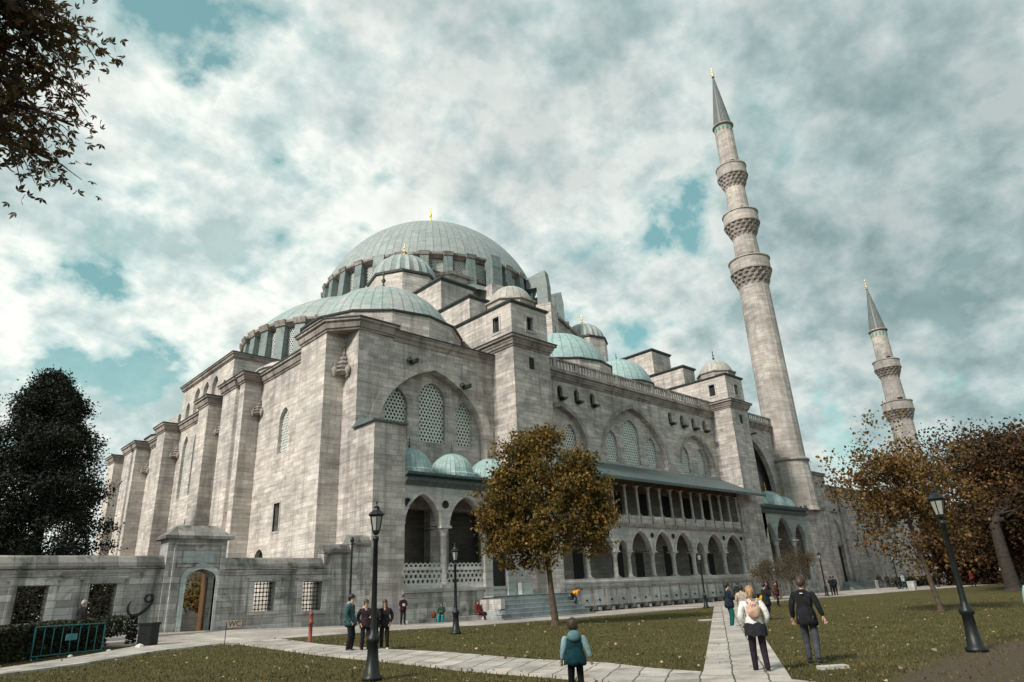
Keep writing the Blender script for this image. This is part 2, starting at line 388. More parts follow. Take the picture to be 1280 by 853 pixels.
# cornice all round (with the diagonal cap over the corner notch)
cp = [(25.6, WY), (XW, WY), (XP, 40.7)] + outl[4:] + [(24, 99.0)]
MB().sweep(cp, cornice_prof(19.85, .82, .42)).build('cornice', M['trim'], mq)
MB().sweep(cp, lead_prof(20.67, .48, .09, -1.2)).build('cornice_flashing', M['lead_edge'], mq)
MB().prism([(XP, 40.7), (XW, WY), (XW + 1, WY + .01), (XW + 1, 44.6), (XP, 44.6)], 19.905, 20.66).build('corner_cap', M['trim'], mq)
MB().sweep([(35.2, WY), (25.3, WY)], [(-.3, 19.6), (.05, 19.6), (.1, 19.9), (.2, 19.95), (.26, 20.2), (.36, 20.25), (.36, 20.32), (-.3, 20.35)]).build('cornice', M['trim'], mq)
MB().sweep([(35.2, WY), (25.3, WY)], lead_prof(20.34, .42, .08, -1.2)).build('cornice_flashing', M['lead_edge'], mq)
# muqarnas corbels in the notches
def muq(cx, cy, z, s=1.0):
    m = MB()
    for k in range(5):
        w = (.16 + .2 * k) * s; zz = z - .55 * k * s * .8
        m.rev([(w * .55, zz - .32 * s), (w, zz - .05 * s), (w, zz + .08 * s), (w * .7, zz + .2 * s)], (cx, cy), 8, smooth=False)
    m.rev([(.02, z + .75 * s), (.09 * s, z + .35 * s), (.04 * s, z + .2 * s), (.12 * s, z + .1 * s)], (cx, cy), 8)
    for sx, sy in ((-.85, .0), (.0, -.85)):
        m.rev([(.05, z - 2.25 * s), (.26 * s, z - 1.9 * s), (.28 * s, z - 1.5 * s), (.06, z - 1.25 * s), (.02, z - .9 * s)], (cx + sx * s, cy + sy * s), 8)
    m.build('corbel', M['trim'], mq)
muq(XW - .12, 40.75, 18.4, .8)
for a, b in piers: muq(XW - .1, a - .12, 18.3, .62)

# --- first bay: wall with the great blind arch
bay = MB().poly2([(24.0, 0), (35.3, 0), (35.3, 19.8), (24.0, 19.8)], [arch(29.1, 4.95, 9.0, 12.8, 18.0, 16), rect(25.2, 28.6, 2.3, 7.6), rect(30.2, 33.6, 2.3, 7.6)], 'Y', WY, .75)
bay.build('wall', M['stone'], mq)
MB().poly2(ring(29.1, 4.97, 12.8, 18.02, .75), [], 'Y', WY - .015, .05).build('arch_band', M['stone_warm'], mq)
MB().poly2([(23.9, 8.5), (35, 8.5), (35, 19), (23.9, 19)], [arch(26.1, .95, 12.6, 15.2, 16.35), arch(29.35, 1.2, 12.6, 16.0, 17.25), arch(32.45, .78, 12.6, 15.2, 16.2)], 'Y', WY + .72, .5).build('wall', M['stone'], mq)
for c, hw, z1 in ((26.1, .95, 16.35), (29.35, 1.2, 17.25), (32.45, .78, 16.2)): window(mq, 'Y', WY + .72, c, hw, 12.6, z1, .3)
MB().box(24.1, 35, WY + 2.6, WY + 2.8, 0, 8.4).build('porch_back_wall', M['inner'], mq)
# birdhouses / spouts
for x, z in ((26.9, 18.1), (31.9, 17.0)):
    m = MB(); m.box(x - .16, x + .16, WY - .75, WY, z, z + .14); m.box(x - .09, x + .09, WY - .85, WY - .1, z + .14, z + .26); m.rev([(.22, z + .14), (.22, z + .3), (.02, z + .5)], (x - .25, WY - .15), 6); m.build('water_spout', M['copper'], mq)
# lead covered low buttress at the corner
MB().box(22.3, 24.7, FY, WY + .3, 0, 12.6).build('corner_buttress', M['stone'], mq)
m = MB(); m.add([(22.1, FY - .2, 12.6), (24.8, FY - .2, 12.6), (24.8, WY, 12.6), (22.1, WY, 12.6), (22.1, FY - .2, 12.72), (24.8, FY - .2, 12.72), (24.8, WY, 13.35), (22.6, WY, 13.35)], [(0,3,2,1),(4,5,6,7),(0,1,5,4),(1,2,6,5),(2,3,7,6),(3,0,4,7)])
m.build('buttress_roof', M['lead_flat'], mq)

# --- towers with ridge walls stepping up to the main dome
def tower(x0, x1, low=None):
    if low: MB().box(low[0], low[1], FY + .03, WY + 1.5, 0, 11.2).build('tower_foot', M['stone'], mq)
    m = MB(); m.box(x0, x1, FY, WY + 1.6, 0, 20.85); t = m.build('tower', M['stone'], mq)
    q = MB().sweep(loop(x0, x1, FY, WY + 1.6), cornice_prof(20.6, .85, .5), True); q.build('tower_cornice', M['trim'], t)
    MB().sweep(loop(x0, x1, FY, WY + 1.6), lead_prof(21.45, .56, .08, -.6), True).build('cornice_flashing', M['lead_edge'], t)
    u = MB().poly2([(x0 + .4, 21.5), (x1, 21.5), (x1, 24.55), (x0 + .4, 24.55)], [rect(x0 + 1.75, x0 + 2.45, 22.4, 23.6)], 'Y', FY + .05, .4)
    u.poly2([(FY + .05, 21.5), (WY + .3, 21.5), (45, 21.5), (45, 24.55), (FY + .05, 24.55)], [rect(37.95, 38.7, 22.35, 23.7)], 'X', x0, .4)
    u.box(x0 + .4, x1 - .01, FY + .45, 44.98, 20.8, 24.5); u.build('tower_top', M['stone_warm'], t)
    MB().box(x0 + 1.7, x0 + 2.5, FY + .3, FY + .35, 22.3, 23.7).build('window', M['dark'], t); MB().box(x0 + .25, x0 + .3, 37.9, 38.75, 22.3, 23.8).build('window', M['dark'], t); MB().box(x0 + 1.75, x0 + 2.3, FY - .02, FY + .02, 18.95, 19.95).build('window', M['dark'], t)
    f = MB()
    for a, b, p, r in ((x0 + 1.55, x0 + 2.65, 22.2, 22.4), (x0 + 1.55, x0 + 2.65, 23.6, 23.8), (x0 + 1.55, x0 + 1.75, 22.4, 23.6), (x0 + 2.45, x0 + 2.65, 22.4, 23.6)): f.box(a, b, FY - .01, FY + .1, p, r)
    for a, b, p, r in ((37.75, 38.9, 22.15, 22.35), (37.75, 38.9, 23.7, 23.9), (37.75, 37.95, 22.35, 23.7), (38.7, 38.9, 22.35, 23.7)): f.box(x0 - .05, x0 + .1, a, b, p, r)
    f.build('window_frame', M['marble'], t)
    MB().sweep(loop(x0, x1, FY + .05, 45), [(-.3, 24.5), (.1, 24.5), (.18, 24.62), (.18, 24.72), (-2, 24.95)], True).build('tower_roof', M['lead_edge'], t)
    # low step and small dome
    cx, cy = (x0 + x1) / 2 - .1, 38.5
    MB().rev([(2.2, 24.6), (2.2, 25.15), (2.36, 25.2), (2.36, 25.32), (1.9, 25.5)], (cx, cy), 8, rot=PI / 8, smooth=False).build('dome_base', M['trim'], t)
    d = MB().rev(domeprof(1.98, 25.15, 25.3, 12), (cx, cy), 32).build('dome', M['lead_pale'], t, origin=(cx, cy, 25.2))
    finial(d, (cx, cy), 27.1, .9 if x0 < 50 else 1.6, M['copper'])
    # ridge steps
    for ya, yb, xa, xb, z in ((41.8, 47.2, .03, 2.55, 27.1), (46.0, 51, .06, 4.1, 30.55)):
        s = MB().box(x0 + xa, x0 + xb, ya, yb, 20, z).build('stepped_buttress', M['stone_warm'], t)
        MB().sweep(loop(x0 + xa, x0 + xb, ya, yb), [(-.4, z - .3), (.02, z - .3), (.12, z - .15), (.2, z - .1), (.2, z + .05), (-1.0, z + .16)], True).build('coping', M['lead_edge'], s)
    MB().box(x0 + .4, x0 + .8, 47.6, 48.02, 24.8, 27.2).build('downpipe', M['iron'], t)
    return t
tower(35.0, 39.2)
tower(68.9, 72.7, (67.45, 72.0))
# weight turrets with ribbed domes
def ribdome(parent, c, R, zc, z0, n, mat, fh=1.6, fm=None, rib=.05):
    prof = domeprof(R, zc, z0, 12); mb = MB(); seg = n * 4; vs = []
    for r, z in prof:
        for i in range(seg):
            a = 2 * PI * i / seg; k = 1 + (rib if i % 4 == 0 else (rib * .3 if i % 2 else -rib * .2)) * (1 if r > .3 else 0); vs.append((c[0] + r * k * math.cos(a), c[1] + r * k * math.sin(a), z))
    fs = [(j * seg + i, j * seg + (i + 1) % seg, (j + 1) * seg + (i + 1) % seg, (j + 1) * seg + i) for j in range(len(prof) - 1) for i in range(seg)]
    mb.add(vs, fs, False); d = mb.build('dome', mat, parent, origin=(c[0], c[1], z0)); finial(d, c, zc + R - .05, fh, fm or M['gold']); return d
for c, R, fm in (((38.6, 57.6), 3.55, M['gold']), ((72.2, 59.8), 3.05, M['gold'])):
    zt_ = 35.0 if c[0] < 50 else 36.1
    t = MB().rev([(R + .45, 24), (R + .45, zt_)], c, 8, smooth=False, rot=.15).build('turret', M['stone_warm'], mq)
    MB().rev([(R + .4, zt_ - .1), (R + .62, zt_), (R + .66, zt_ + .25), (R - .1, zt_ + .4)], c, 8, smooth=False, rot=.15).build('coping', M['lead_edge'], t)
    ribdome(t, c, R, zt_ + .2, zt_ + .2, 22, M['lead_mid'], 2.0, fm)

# --- main dome
DC = (52.6, 71.5)
MB().box(39.5, 66.5, 58, 85, 20, 36.9).build('dome_base', M['stone_warm'], mq)
m = MB(); m.rev([(16.4, 36.8), (15.4, 37.9), (14.3, 38.2)], DC, 48, smooth=False); m.build('dome_skirt', M['lead_sheet'], mq)
drum = MB().rev([(14.3, 36.9), (14.3, 42.0)], DC, 64, smooth=False).build('main_drum', M['stone_warm'], mq)
MB().rev([(14.2, 41.35), (14.6, 41.45), (14.65, 41.65), (15.15, 41.75), (15.2, 41.98), (14.6, 42.1)], DC, 64, smooth=False).build('drum_cornice', M['trim'], drum)
md = MB().rev(domeprof(15.9, 37.05, 42.05, 24), DC, 96).build('main_dome', M['lead_main'], mq, origin=(DC[0], DC[1], 42.0))
finial(md, DC, 52.9, 5.4, M['gold'], .8)
nb = 32
for k in range(nb):
    a = 2 * PI * (k + .5) / nb
    ca, sa = math.cos(a), math.sin(a)
    if ca * .6 + sa * .8 > .35: continue                    # the far side is never seen
    def rad(r, t, z, a=a): return (DC[0] + r * math.cos(a) - t * math.sin(a), DC[1] + r * math.sin(a) + t * math.cos(a), z)
    m = MB(); vs = [rad(14.1, -.55, 37.4), rad(15.5, -.55, 37.4), rad(15.5, .55, 37.4), rad(14.1, .55, 37.4), rad(14.1, -.55, 41.6), rad(15.15, -.55, 41.6), rad(15.15, .55, 41.6), rad(14.1, .55, 41.6)]
    m.add(vs, [(0,3,2,1),(4,5,6,7),(0,1,5,4),(1,2,6,5),(2,3,7,6),(3,0,4,7)]); m.build('pilaster', M['lead_sheet'], drum)
    m = MB(); vs = [rad(14.3, -.62, 41.6), rad(15.25, -.62, 41.6), rad(15.25, .62, 41.6), rad(14.3, .62, 41.6), rad(14.3, -.7, 42.07), rad(15.42, -.7, 42.07), rad(15.42, .7, 42.07), rad(14.3, .7, 42.07)]
    m.add(vs, [(0,3,2,1),(4,5,6,7),(0,1,5,4),(1,2,6,5),(2,3,7,6),(3,0,4,7)]); m.build('pilaster_cap', M['trim'], drum)
    a2 = 2 * PI * k / nb
    tmp = MB(); hexlattice(tmp, -.46, .5, 38.4, 40.9, 'Y', 0, .24, .62, .05)
    fr = MB(); fr.v = [(DC[0] + (14.40) * math.cos(a2) - u * math.sin(a2) - y * math.cos(a2), DC[1] + 14.40 * math.sin(a2) + u * math.cos(a2) - y * math.sin(a2), z) for u, y, z in tmp.v]; fr.f = tmp.f; fr.sm = tmp.sm
    g = MB(); g.add([(DC[0] + r * math.cos(a2) - u * math.sin(a2), DC[1] + r * math.sin(a2) + u * math.cos(a2), z) for r, u, z in ((14.36, -.62, 38.2), (14.36, .62, 38.2), (14.36, .62, 41.15), (14.36, -.62, 41.15), (14.1, -.62, 38.2), (14.1, .62, 38.2), (14.1, .62, 41.15), (14.1, -.62, 41.15))], [(0,1,2,3),(4,5,6,7),(0,1,5,4),(2,3,7,6),(1,2,6,5),(0,3,7,4)])
    w = g.build('drum_window', M['glass'], drum); fr.build('lattice', M['lattice'], w)
# radial flying buttresses in lead, stepping round the drum
def radbox(m, a, r0, r1, t, z0, z1, z1b=None, r1t=None):
    z1b = z1 if z1b is None else z1b; r1t = r1 if r1t is None else r1t
    def R(r, tt, z): return (DC[0] + r * math.cos(a) - tt * math.sin(a), DC[1] + r * math.sin(a) + tt * math.cos(a), z)
    m.add([R(r0, -t, z0), R(r1, -t, z0), R(r1, t, z0), R(r0, t, z0), R(r0, -t, z1b), R(r1t, -t, z1), R(r1t, t, z1), R(r0, t, z1b)], [(0,3,2,1),(4,5,6,7),(0,1,5,4),(1,2,6,5),(2,3,7,6),(3,0,4,7)])
for deg, ro, zt in ((-97, 16.9, 41.9), (-66, 18.2, 42.5), (-44, 19.2, 42.2), (-150, 16.1, 41.8)):
    a = math.radians(deg)
    m = MB(); radbox(m, a, 15.2, ro, .72, 40.2, zt, zt - .7, ro - .25); radbox(m, a, ro - 1.5, ro, .72, 35.5, 40.22, None, ro - .02); f = m.build('flying_buttress', M['lead_sheet'], mq)
    m = MB(); radbox(m, a, ro - 2.3, ro + .5, 1.3, 30, 37.4); m.build('buttress_foot', M['stone_warm'], f)
# side tympanum wall with the great stepped arch
gab = [(66.6, 20), (69.3, 34.9), (60.7, 38.4), (45, 38.4), (37, 34.9), (39.0, 20)]
MB().poly2(gab, [], 'Y', 57.0, 1.1).build('tympanum_wall', M['stone'], mq)
gc = [(69.6, 34.9), (60.75, 38.75), (44.9, 38.75), (36.7, 34.9)]
MB().poly2(gc + [(x, z - .4) for x, z in reversed(gc)], [], 'Y', 56.7, 1.7).build('gable_coping', M['trim'], mq)
for x0, x1, z in ((58.8, 62.5, 39.9), (62.3, 65.6, 38.9), (65.4, 69, 36.7), (43.3, 46.6, 38.9), (40, 43.5, 37)):
    s = MB().box(x0, x1, 58.4, 62.5, 25, z).build('arch_step', M['stone_warm'], mq)
    MB().sweep(loop(x0, x1, 58.4, 62.5), [(-.3, z - .2), (.05, z - .2), (.15, z - .05), (.15, z + .06), (-1, z + .2)], True).build('coping', M['lead_edge'], s)
# --- semi dome to the left with its band of windows
SC = (40.5, 71.5)
sd = MB().rev([(12.6, 26.4), (12.6, 30.8)], SC, 44, a0=PI * .45, a1=PI * 1.55, smooth=False).build('semidome_drum', M['lead_sheet'], mq)
MB().rev([(12.5, 30.4), (12.9, 30.5), (12.95, 30.7), (13.4, 30.8), (13.45, 31.05), (12.6, 31.15)], SC, 44, a0=PI * .45, a1=PI * 1.55, smooth=False).build('drum_cornice', M['trim'], sd)
MB().rev(domeprof(15.7, 22.3, 31.1, 16), SC, 64).build('semidome', M['lead_mid'], mq, origin=(SC[0], SC[1], 31))
for k in range(15):
    a = PI * .62 + PI * .9 * (k + .5) / 15
    if a > PI * 1.56: continue
    def rad(r, t, z, a=a): return (SC[0] + r * math.cos(a) - t * math.sin(a), SC[1] + r * math.sin(a) + t * math.cos(a), z)
    m = MB(); m.add([rad(12.5, -.6, 26.3), rad(13.5, -.6, 26.3), rad(13.5, .6, 26.3), rad(12.5, .6, 26.3), rad(12.5, -.6, 30.5), rad(13.25, -.6, 30.5), rad(13.25, .6, 30.5), rad(12.5, .6, 30.5)], [(0,3,2,1),(4,5,6,7),(0,1,5,4),(1,2,6,5),(2,3,7,6),(3,0,4,7)]); m.build('pilaster', M['lead_sheet'], sd)
    m = MB(); m.add([rad(12.6, -.68, 30.5), rad(13.4, -.68, 30.5), rad(13.4, .68, 30.5), rad(12.6, .68, 30.5), rad(12.6, -.76, 31.12), rad(13.62, -.76, 31.12), rad(13.62, .76, 31.12), rad(12.6, .76, 31.12)], [(0,3,2,1),(4,5,6,7),(0,1,5,4),(1,2,6,5),(2,3,7,6),(3,0,4,7)]); m.build('pilaster_cap', M['trim'], sd)
    a2 = a + PI * .45 / 15
    tmp = MB(); hexlattice(tmp, -.5, .55, 27.3, 29.9, 'Y', 0, .27, .62, .05)
    fr = MB(); fr.v = [(SC[0] + 12.66 * math.cos(a2) - u * math.sin(a2) - y * math.cos(a2), SC[1] + 12.66 * math.sin(a2) + u * math.cos(a2) - y * math.sin(a2), z) for u, y, z in tmp.v]; fr.f = tmp.f; fr.sm = tmp.sm
    g = MB(); g.add([(SC[0] + r * math.cos(a2) - u * math.sin(a2), SC[1] + r * math.sin(a2) + u * math.cos(a2), z) for r, u, z in ((12.62, -.7, 27), (12.62, .7, 27), (12.62, .7, 30.2), (12.62, -.7, 30.2), (12.4, -.7, 27), (12.4, .7, 27), (12.4, .7, 30.2), (12.4, -.7, 30.2))], [(0,1,2,3),(4,5,6,7),(0,1,5,4),(2,3,7,6),(1,2,6,5),(0,3,7,4)])
    w = g.build('drum_window', M['glass'], sd); fr.build('lattice', M['lattice'], w)
# sloping lead apron below the semi dome
MB().rev([(17.7, 20.5), (15.6, 23.8), (13.6, 26.3), (12.0, 26.6)], SC, 40, a0=PI * .5, a1=PI * 1.5).build('apron_roof', M['lead_sheet'], mq)
MB().rev([(3.6, 20), (3.6, 21.8), (3.75, 21.85), (3.7, 22.0), (3.0, 22.5), (1.5, 22.9), (0, 23)], (26.4, 57.2), 24, smooth=False).build('exedra', M['stone_warm'], mq)
# raised middle of the left wall
rb = MB().poly2([(64.2, 20.5), (78.8, 20.5), (78.8, 25.3), (64.2, 25.3)], [arch(66.3, .6, 21, 22.6, 23.4), arch(68.9, .8, 21.2, 23.6, 24.5), arch(71.5, .8, 21.2, 23.6, 24.5), arch(74.1, .8, 21.2, 23.6, 24.5), arch(76.7, .6, 21, 22.6, 23.4)], 'X', 23.0, .35)
rb.box(23.35, 29, 64.2, 78.8, 20, 25.3); rw = rb.build('raised_wall', M['stone_warm'], mq)
MB().sweep([(29, 64.2), (23, 64.2), (23, 78.8), (29, 78.8)], cornice_prof(25.1, .55, .35)).build('cornice', M['trim'], rw)
MB().sweep([(29, 64.2), (23, 64.2), (23, 78.8), (29, 78.8)], lead_prof(25.65, .4, .1, -.8)).build('cornice_flashing', M['lead_edge'], rw)
MB().box(22.8, 26, 79.0, 82, 20.3, 22.6).build('raised_wall', M['stone_warm'], mq)
# --- aisle domes
def aisle(c, Rd, Rw, zt, n, mat, zc, fin=1.2, dz=20.3):
    w = MB().rev([(Rw, dz), (Rw, zt)], c, n, smooth=False, rot=PI / n).build('dome_drum', M['stone'], mq)
    MB().rev([(Rw - .1, zt - .05), (Rw + .12, zt), (Rw + .16, zt + .14), (Rd - .1, zt + .3)], c, n, smooth=False, rot=PI / n).build('coping', M['lead_edge'], w)
    d = MB().rev(domeprof(Rd, zc, zt + .15, 14), c, 64).build('dome', mat, mq, origin=(c[0], c[1], zt))
    finial(d, c, zc + Rd - .05, fin, M['copper'])
aisle((29.3, 47.0), 6.6, 6.9, 22.9, 14, M['lead_mid'], 21.0, 2.9)
aisle((30.0, 92.5), 6.3, 6.7, 22.6, 14, M['lead_mid'], 20.9, 1.6)
aisle((52.2, 47.2), 5.6, 5.9, 24.1, 14, M['lead_teal'], 23.2, 1.6)
aisle((61.2, 45.9), 3.9, 4.1, 23.6, 12, M['lead_teal'], 23.4, 1.2)
aisle((44.6, 45.8), 3.7, 3.9, 22.8, 12, M['lead_teal'], 22.3, 1.2)
aisle((79.5, 47.0), 5.6, 5.9, 22.6, 14, M['lead_mid'], 21.3, 1.4)

# --- porch of the first bay
def column(c, z0, z1, r, parent, name='column', cap=1.0, mat=None):
    m = MB(); k = r * 1.75
    m.box(c[0] - r * 1.5, c[0] + r * 1.5, c[1] - r * 1.5, c[1] + r * 1.5, z0, z0 + r * .9)
    m.rev([(r * 1.35, z0 + r * .9), (r * 1.35, z0 + r * 1.3), (r, z0 + r * 1.7), (r * .92, z1 - r * 2.6), (r * 1.05, z1 - r * 2.5), (r * 1.0, z1 - r * 2.3), (r * 1.25, z1 - r * 1.5), (r * 1.6, z1 - r * .6)], c, 14)
    m.box(c[0] - k, c[0] + k, c[1] - k, c[1] + k, z1 - r * .6, z1)
    return m.build(name, mat or M['marble'], parent)
porch = MB().poly2(arcade_outline(24.7, 35, 6.2, 8.75, [(26.2, 1.42, 8.2), (29.85, 1.48, 8.2), (33.3, 1.45, 8.2)]), [], 'Y', FY + .1, .55).build('porch', M['marble'], mq)
m = MB()
for c_, w_ in ((26.2, 1.42), (29.85, 1.48), (33.3, 1.45)): m.poly2(ring(c_, w_, 6.21, 8.2, .2), [], 'Y', FY + .07, .06)
m.build('arch_band', M['stone_warm'], porch)
MB().box(24.7, 35, FY + .1, WY + .5, 0, 2.2).build('porch_base', M['stone_dark'], porch)
MB().sweep([(35, FY + .1), (24.72, FY + .1)], [(-.2, 2.1), (.1, 2.1), (.14, 2.3), (-.2, 2.3)]).build('base_molding', M['marble'], porch)
MB().box(24.7, 31.6, FY - .45, FY + .12, 0, .55).build('bench', M['stone_dark'], porch)
column((28.0, FY + .38), 2.3, 6.2, .25, porch); column((31.6, FY + .38), 1.7, 6.2, .27, porch)
MB().sweep([(35, FY + .1), (24.7, FY + .1)], [(-.3, 8.7), (.05, 8.7), (.1, 8.85), (.35, 9.0), (.38, 9.15), (.1, 9.2), (.12, 9.3), (.42, 9.4), (.45, 9.55), (-1, 9.75)]).build('porch_cornice', M['lead_flat'], porch)
MB().box(24.7, 35, FY + .3, WY, 8.75, 9.7).build('porch_roof', M['lead_flat'], porch)
for a, b in ((24.75, 27.7), (28.3, 31.3)):
    m = MB(); m.box(a, b, FY + .25, FY + .45, 2.3, 2.62); m.box(a, b, FY + .22, FY + .48, 3.42, 3.62); hexlattice(m, a + .15, b, 2.75, 3.4, 'Y', FY + .3, .36, .60, .1); m.build('balustrade', M['white_marble'], porch)
for x in (26.1, 29.8, 33.4):
    d = MB().rev([(1.75, 9.6), (1.75, 9.85)] + domeprof(1.62, 9.85, 9.95, 8), (x, 38.0), 12, smooth=False).build('dome', M['lead_teal'], porch, origin=(x, 38, 9.6)); finial(d, (x, 38), 11.45, 1.0, M['copper'])
for x in (24.95, 28.02, 31.55): m = MB(); m.rev([(.001, 0), (.26, 0), (.26, .05)], (0, 0), 20); m.v = [(x + p[0], FY + .09 - p[2], 7.6 + p[1]) for p in m.v]; m.build('roundel', M['dark'], porch)
m = MB()
for a, b in ((24.7, 28), (28, 31.6), (31.6, 35)): m.tube((a, FY + .38, 6.15), (b, FY + .38, 6.15), .035, n=6)
m.tube((28, FY + .38, 6.1), (28, WY, 6.1), .035, n=6); m.build('tie_rod', M['iron'], porch)
# dark doors inside the porch
m = MB()
for a, b in ((25.6, 26.9), (30.5, 31.8)): m.box(a, b, WY + 2.52, WY + 2.6, 2.3, 5.4)
m.build('doorway', M['dark'], porch)

# --- portal and steps at the foot of the first tower
MB().poly2([(31.3, 1.7), (35.02, 1.7), (35.02, 6.3), (31.3, 6.3)], [rect(32.0, 33.3, 1.72, 4.9)], 'Y', FY - .02, .35).build('portal', M['marble'], mq)
MB().box(32.0, 33.3, FY + .2, FY + .26, 1.7, 4.95).build('door', M['dark'], mq)
MB().box(33.3, 33.85, FY - .14, FY - .01, 1.7, 5.0).build('door_jamb', M['marble_blue'], mq)
MB().box(36.2, 37.2, FY - .06, FY - .01, 1.7, 4.2).build('niche', M['inner'], mq)
m = MB()
for k in range(6):
    m.box(31.2 - .18 * k, 38.6 + .1 * k, 33.6 + .38 * (5 - k), FY - .003 * k, .02, 1.64 - .28 * k); m.box(31.15 - .18 * k, 38.65 + .1 * k, 33.54 + .38 * (5 - k), 34.05 + .38 * (5 - k), 1.64 - .28 * k, 1.7 - .28 * k)
m.box(31.1, 38.6, 35.5, FY - .001, 1.6, 1.699)
m.build('steps', M['steps'], mq)
MB().box(30.75, 31.1, 34.3, FY, 0, 1.5).build('stair_cheek', M['stone_dark'], mq); MB().box(34.2, 35.3, FY - .5, FY - .02, 1.7, 2.5).build('stone_block', M['marble_blue'], mq)

# --- two storey gallery between the towers
cols = [42.55, 46.05, 47.9, 51.3, 54.55, 57.9, 59.85, 63.45, 67.2]
edges = [39.2] + cols
ar = []
for a, b in zip(edges[:-1], edges[1:]):
    w = (b - a) / 2 - .3; ar.append(((a + b) / 2, w, 6.45 if b - a > 2.5 else 5.65))
GY = FY + .25
arc1 = MB().poly2(arcade_outline(39.2, 67.5, 4.75, 6.9, ar), [], 'Y', GY, .5).build('arcade', M['marble'], mq)
m = MB()
for c, w, za in ar: m.poly2(ring(c, w, 4.76, za, .22), [], 'Y', GY - .04, .08)
m.build('arch_band', M['stone_warm'], arc1)
for x in cols: column((x, GY + .25), 2.5, 4.76, .21, arc1)
m = MB(); m.tube((39.2, GY + .25, 4.74), (67.4, GY + .25, 4.74), .035, n=6); m.build('tie_rod', M['iron'], arc1)
for x in (51.3, 54.55, 63.45, 66.9, 42.55):
    m = MB(); m.rev([(.001, 0), (.22, 0), (.22, .05)], (0, 0), 16); m.v = [(x + p[0], GY - .02 - p[2], 6.1 + p[1]) for p in m.v]; m.build('roundel', M['dark'], arc1)
fw = MB(); fw.box(38.9, 67.5, GY - .15, WY, 0, 2.3); fw.build('fountain_wall', M['fount'], mq)
MB().sweep([(67.5, GY - .15), (38.9, GY - .15)], [(-.2, 2.25), (.1, 2.25), (.12, 2.4), (.02, 2.45), (.02, 2.6), (-.4, 2.6)]).build('wall_cap', M['marble'], mq)
# ablution niches: slabs framed by pilasters, each with its tap and drain
pil = MB(); 
for k in range(19): pil.box(39.3 + k * 1.5, 39.42 + k * 1.5, GY - .24, GY - .14, .1, 2.1)
pil.box(39, 67.4, GY - .26, GY - .14, 1.88, 2.02); pil.build('fountain_frame', M['trim'], mq)
MB().box(39, 67.4, GY - .8, GY - .15, 0, .32).build('fountain_trough', M['stone_dark'], mq)
for k in range(18):
    x = 40.1 + k * 1.5
    t = MB(); t.tube((x, GY - .14, 1.0), (x, GY - .32, 1.0), .035, n=6); t.tube((x, GY - .32, 1.0), (x, GY - .34, .9), .03, n=6); t.box(x - .04, x + .04, GY - .3, GY - .2, 1.03, 1.1); t.build('tap', M['iron'], mq)
MB().box(39.2, 67.5, WY + .02, WY + .3, 2.2, 12.4).build('wall', M['inner'], mq)
m = MB()
for a, b, z0, z1 in ((40, 41, 2.6, 4.6), (43.2, 44.4, 2.6, 5), (48.3, 49.8, 2.6, 5.4), (51.7, 52.8, 2.6, 4.8), (56.2, 57.7, 2.6, 5.4), (60.4, 61.6, 2.6, 5.2), (64, 64.9, 2.6, 4.7)): MB().box(a, b, WY - .04, WY + .01, z0, z1).build('doorway', M['dark'], mq)
for k in range(7): MB().box(41 + k * 3.9, 42.6 + k * 3.9, WY - .04, WY + .01, 8, 10.2).build('gallery_window', M['dark'], mq)
# upper gallery
bal = MB().box(39.2, 67.5, GY - .05, GY + .35, 7.0, 7.75).build('gallery_parapet', M['stone_warm'], mq)
MB().sweep([(67.5, GY - .05), (39.2, GY - .05)], [(-.2, 6.75), (.06, 6.75), (.14, 6.95), (.14, 7.05), (-.2, 7.05)]).build('gallery_molding', M['trim'], bal)
MB().box(39.2, 67.5, GY + .3, WY, 6.9, 7.1).build('gallery_floor', M['inner'], bal)
for k in range(17):
    x = 39.4 + k * 1.745
    column((x, GY + .12), 7.75, 10.4, .13, bal)
    m = MB(); m.tube((x, GY - .1, 6.7), (x, GY - .1, 7.9), .025, n=5); m.build('railing_bar', M['rust_iron'], bal)
MB().box(39.2, 67.5, GY, GY + .25, 10.38, 10.65).build('gallery_beam', M['wood'], bal)
er = MB(); er.add([(39.2, 34.75, 10.35), (70.2, 34.75, 10.35), (70.2, WY + .2, 12.65), (39.2, WY + .2, 12.65), (39.2, 34.75, 10.62), (70.2, 34.75, 10.62), (70.2, WY + .2, 12.85), (39.2, WY + .2, 12.85)], [(0,3,2,1),(4,5,6,7),(0,1,5,4),(1,2,6,5),(2,3,7,6),(3,0,4,7)])
er.build('eave_roof', M['lead_flat'], mq)
# --- main wall between the towers
hol = [arch(43.1, 3.2, 12.9, 14.0, 17.35, 12), arch(53.7, 5.1, 12.9, 13.6, 18.7, 14), arch(64.6, 3.1, 12.9, 13.9, 17.3, 12)]
lw = [43.1, 45.35, 47.6, 60.35, 62.6, 64.85, 67.1]
hol += [arch(x, .36, 18.15, 18.85, 19.3, 5) for x in lw]
mw = MB().poly2([(39.2, 12.3), (69, 12.3), (69, 19.9), (39.2, 19.9)], hol, 'Y', WY, .5).build('wall', M['stone'], mq)
wins = [(41.6, .75, 16.0), (44.6, .75, 16.0), (50.5, .82, 16.2), (53.65, 1.25, 17.6), (56.9, .82, 16.2), (63.0, .78, 16.0), (66.1, .78, 16.0)]
MB().poly2([(39.2, 12.6), (69, 12.6), (69, 19.7), (39.2, 19.7)], [arch(c, hw, 13.15, z1 - 1.2, z1, 7) for c, hw, z1 in wins], 'Y', WY + .48, .4).build('wall', M['stone'], mq)
for c, hw, z1 in wins: window(mq, 'Y', WY + .48, c, hw, 13.15, z1, .3, .58, .22)
m = MB()
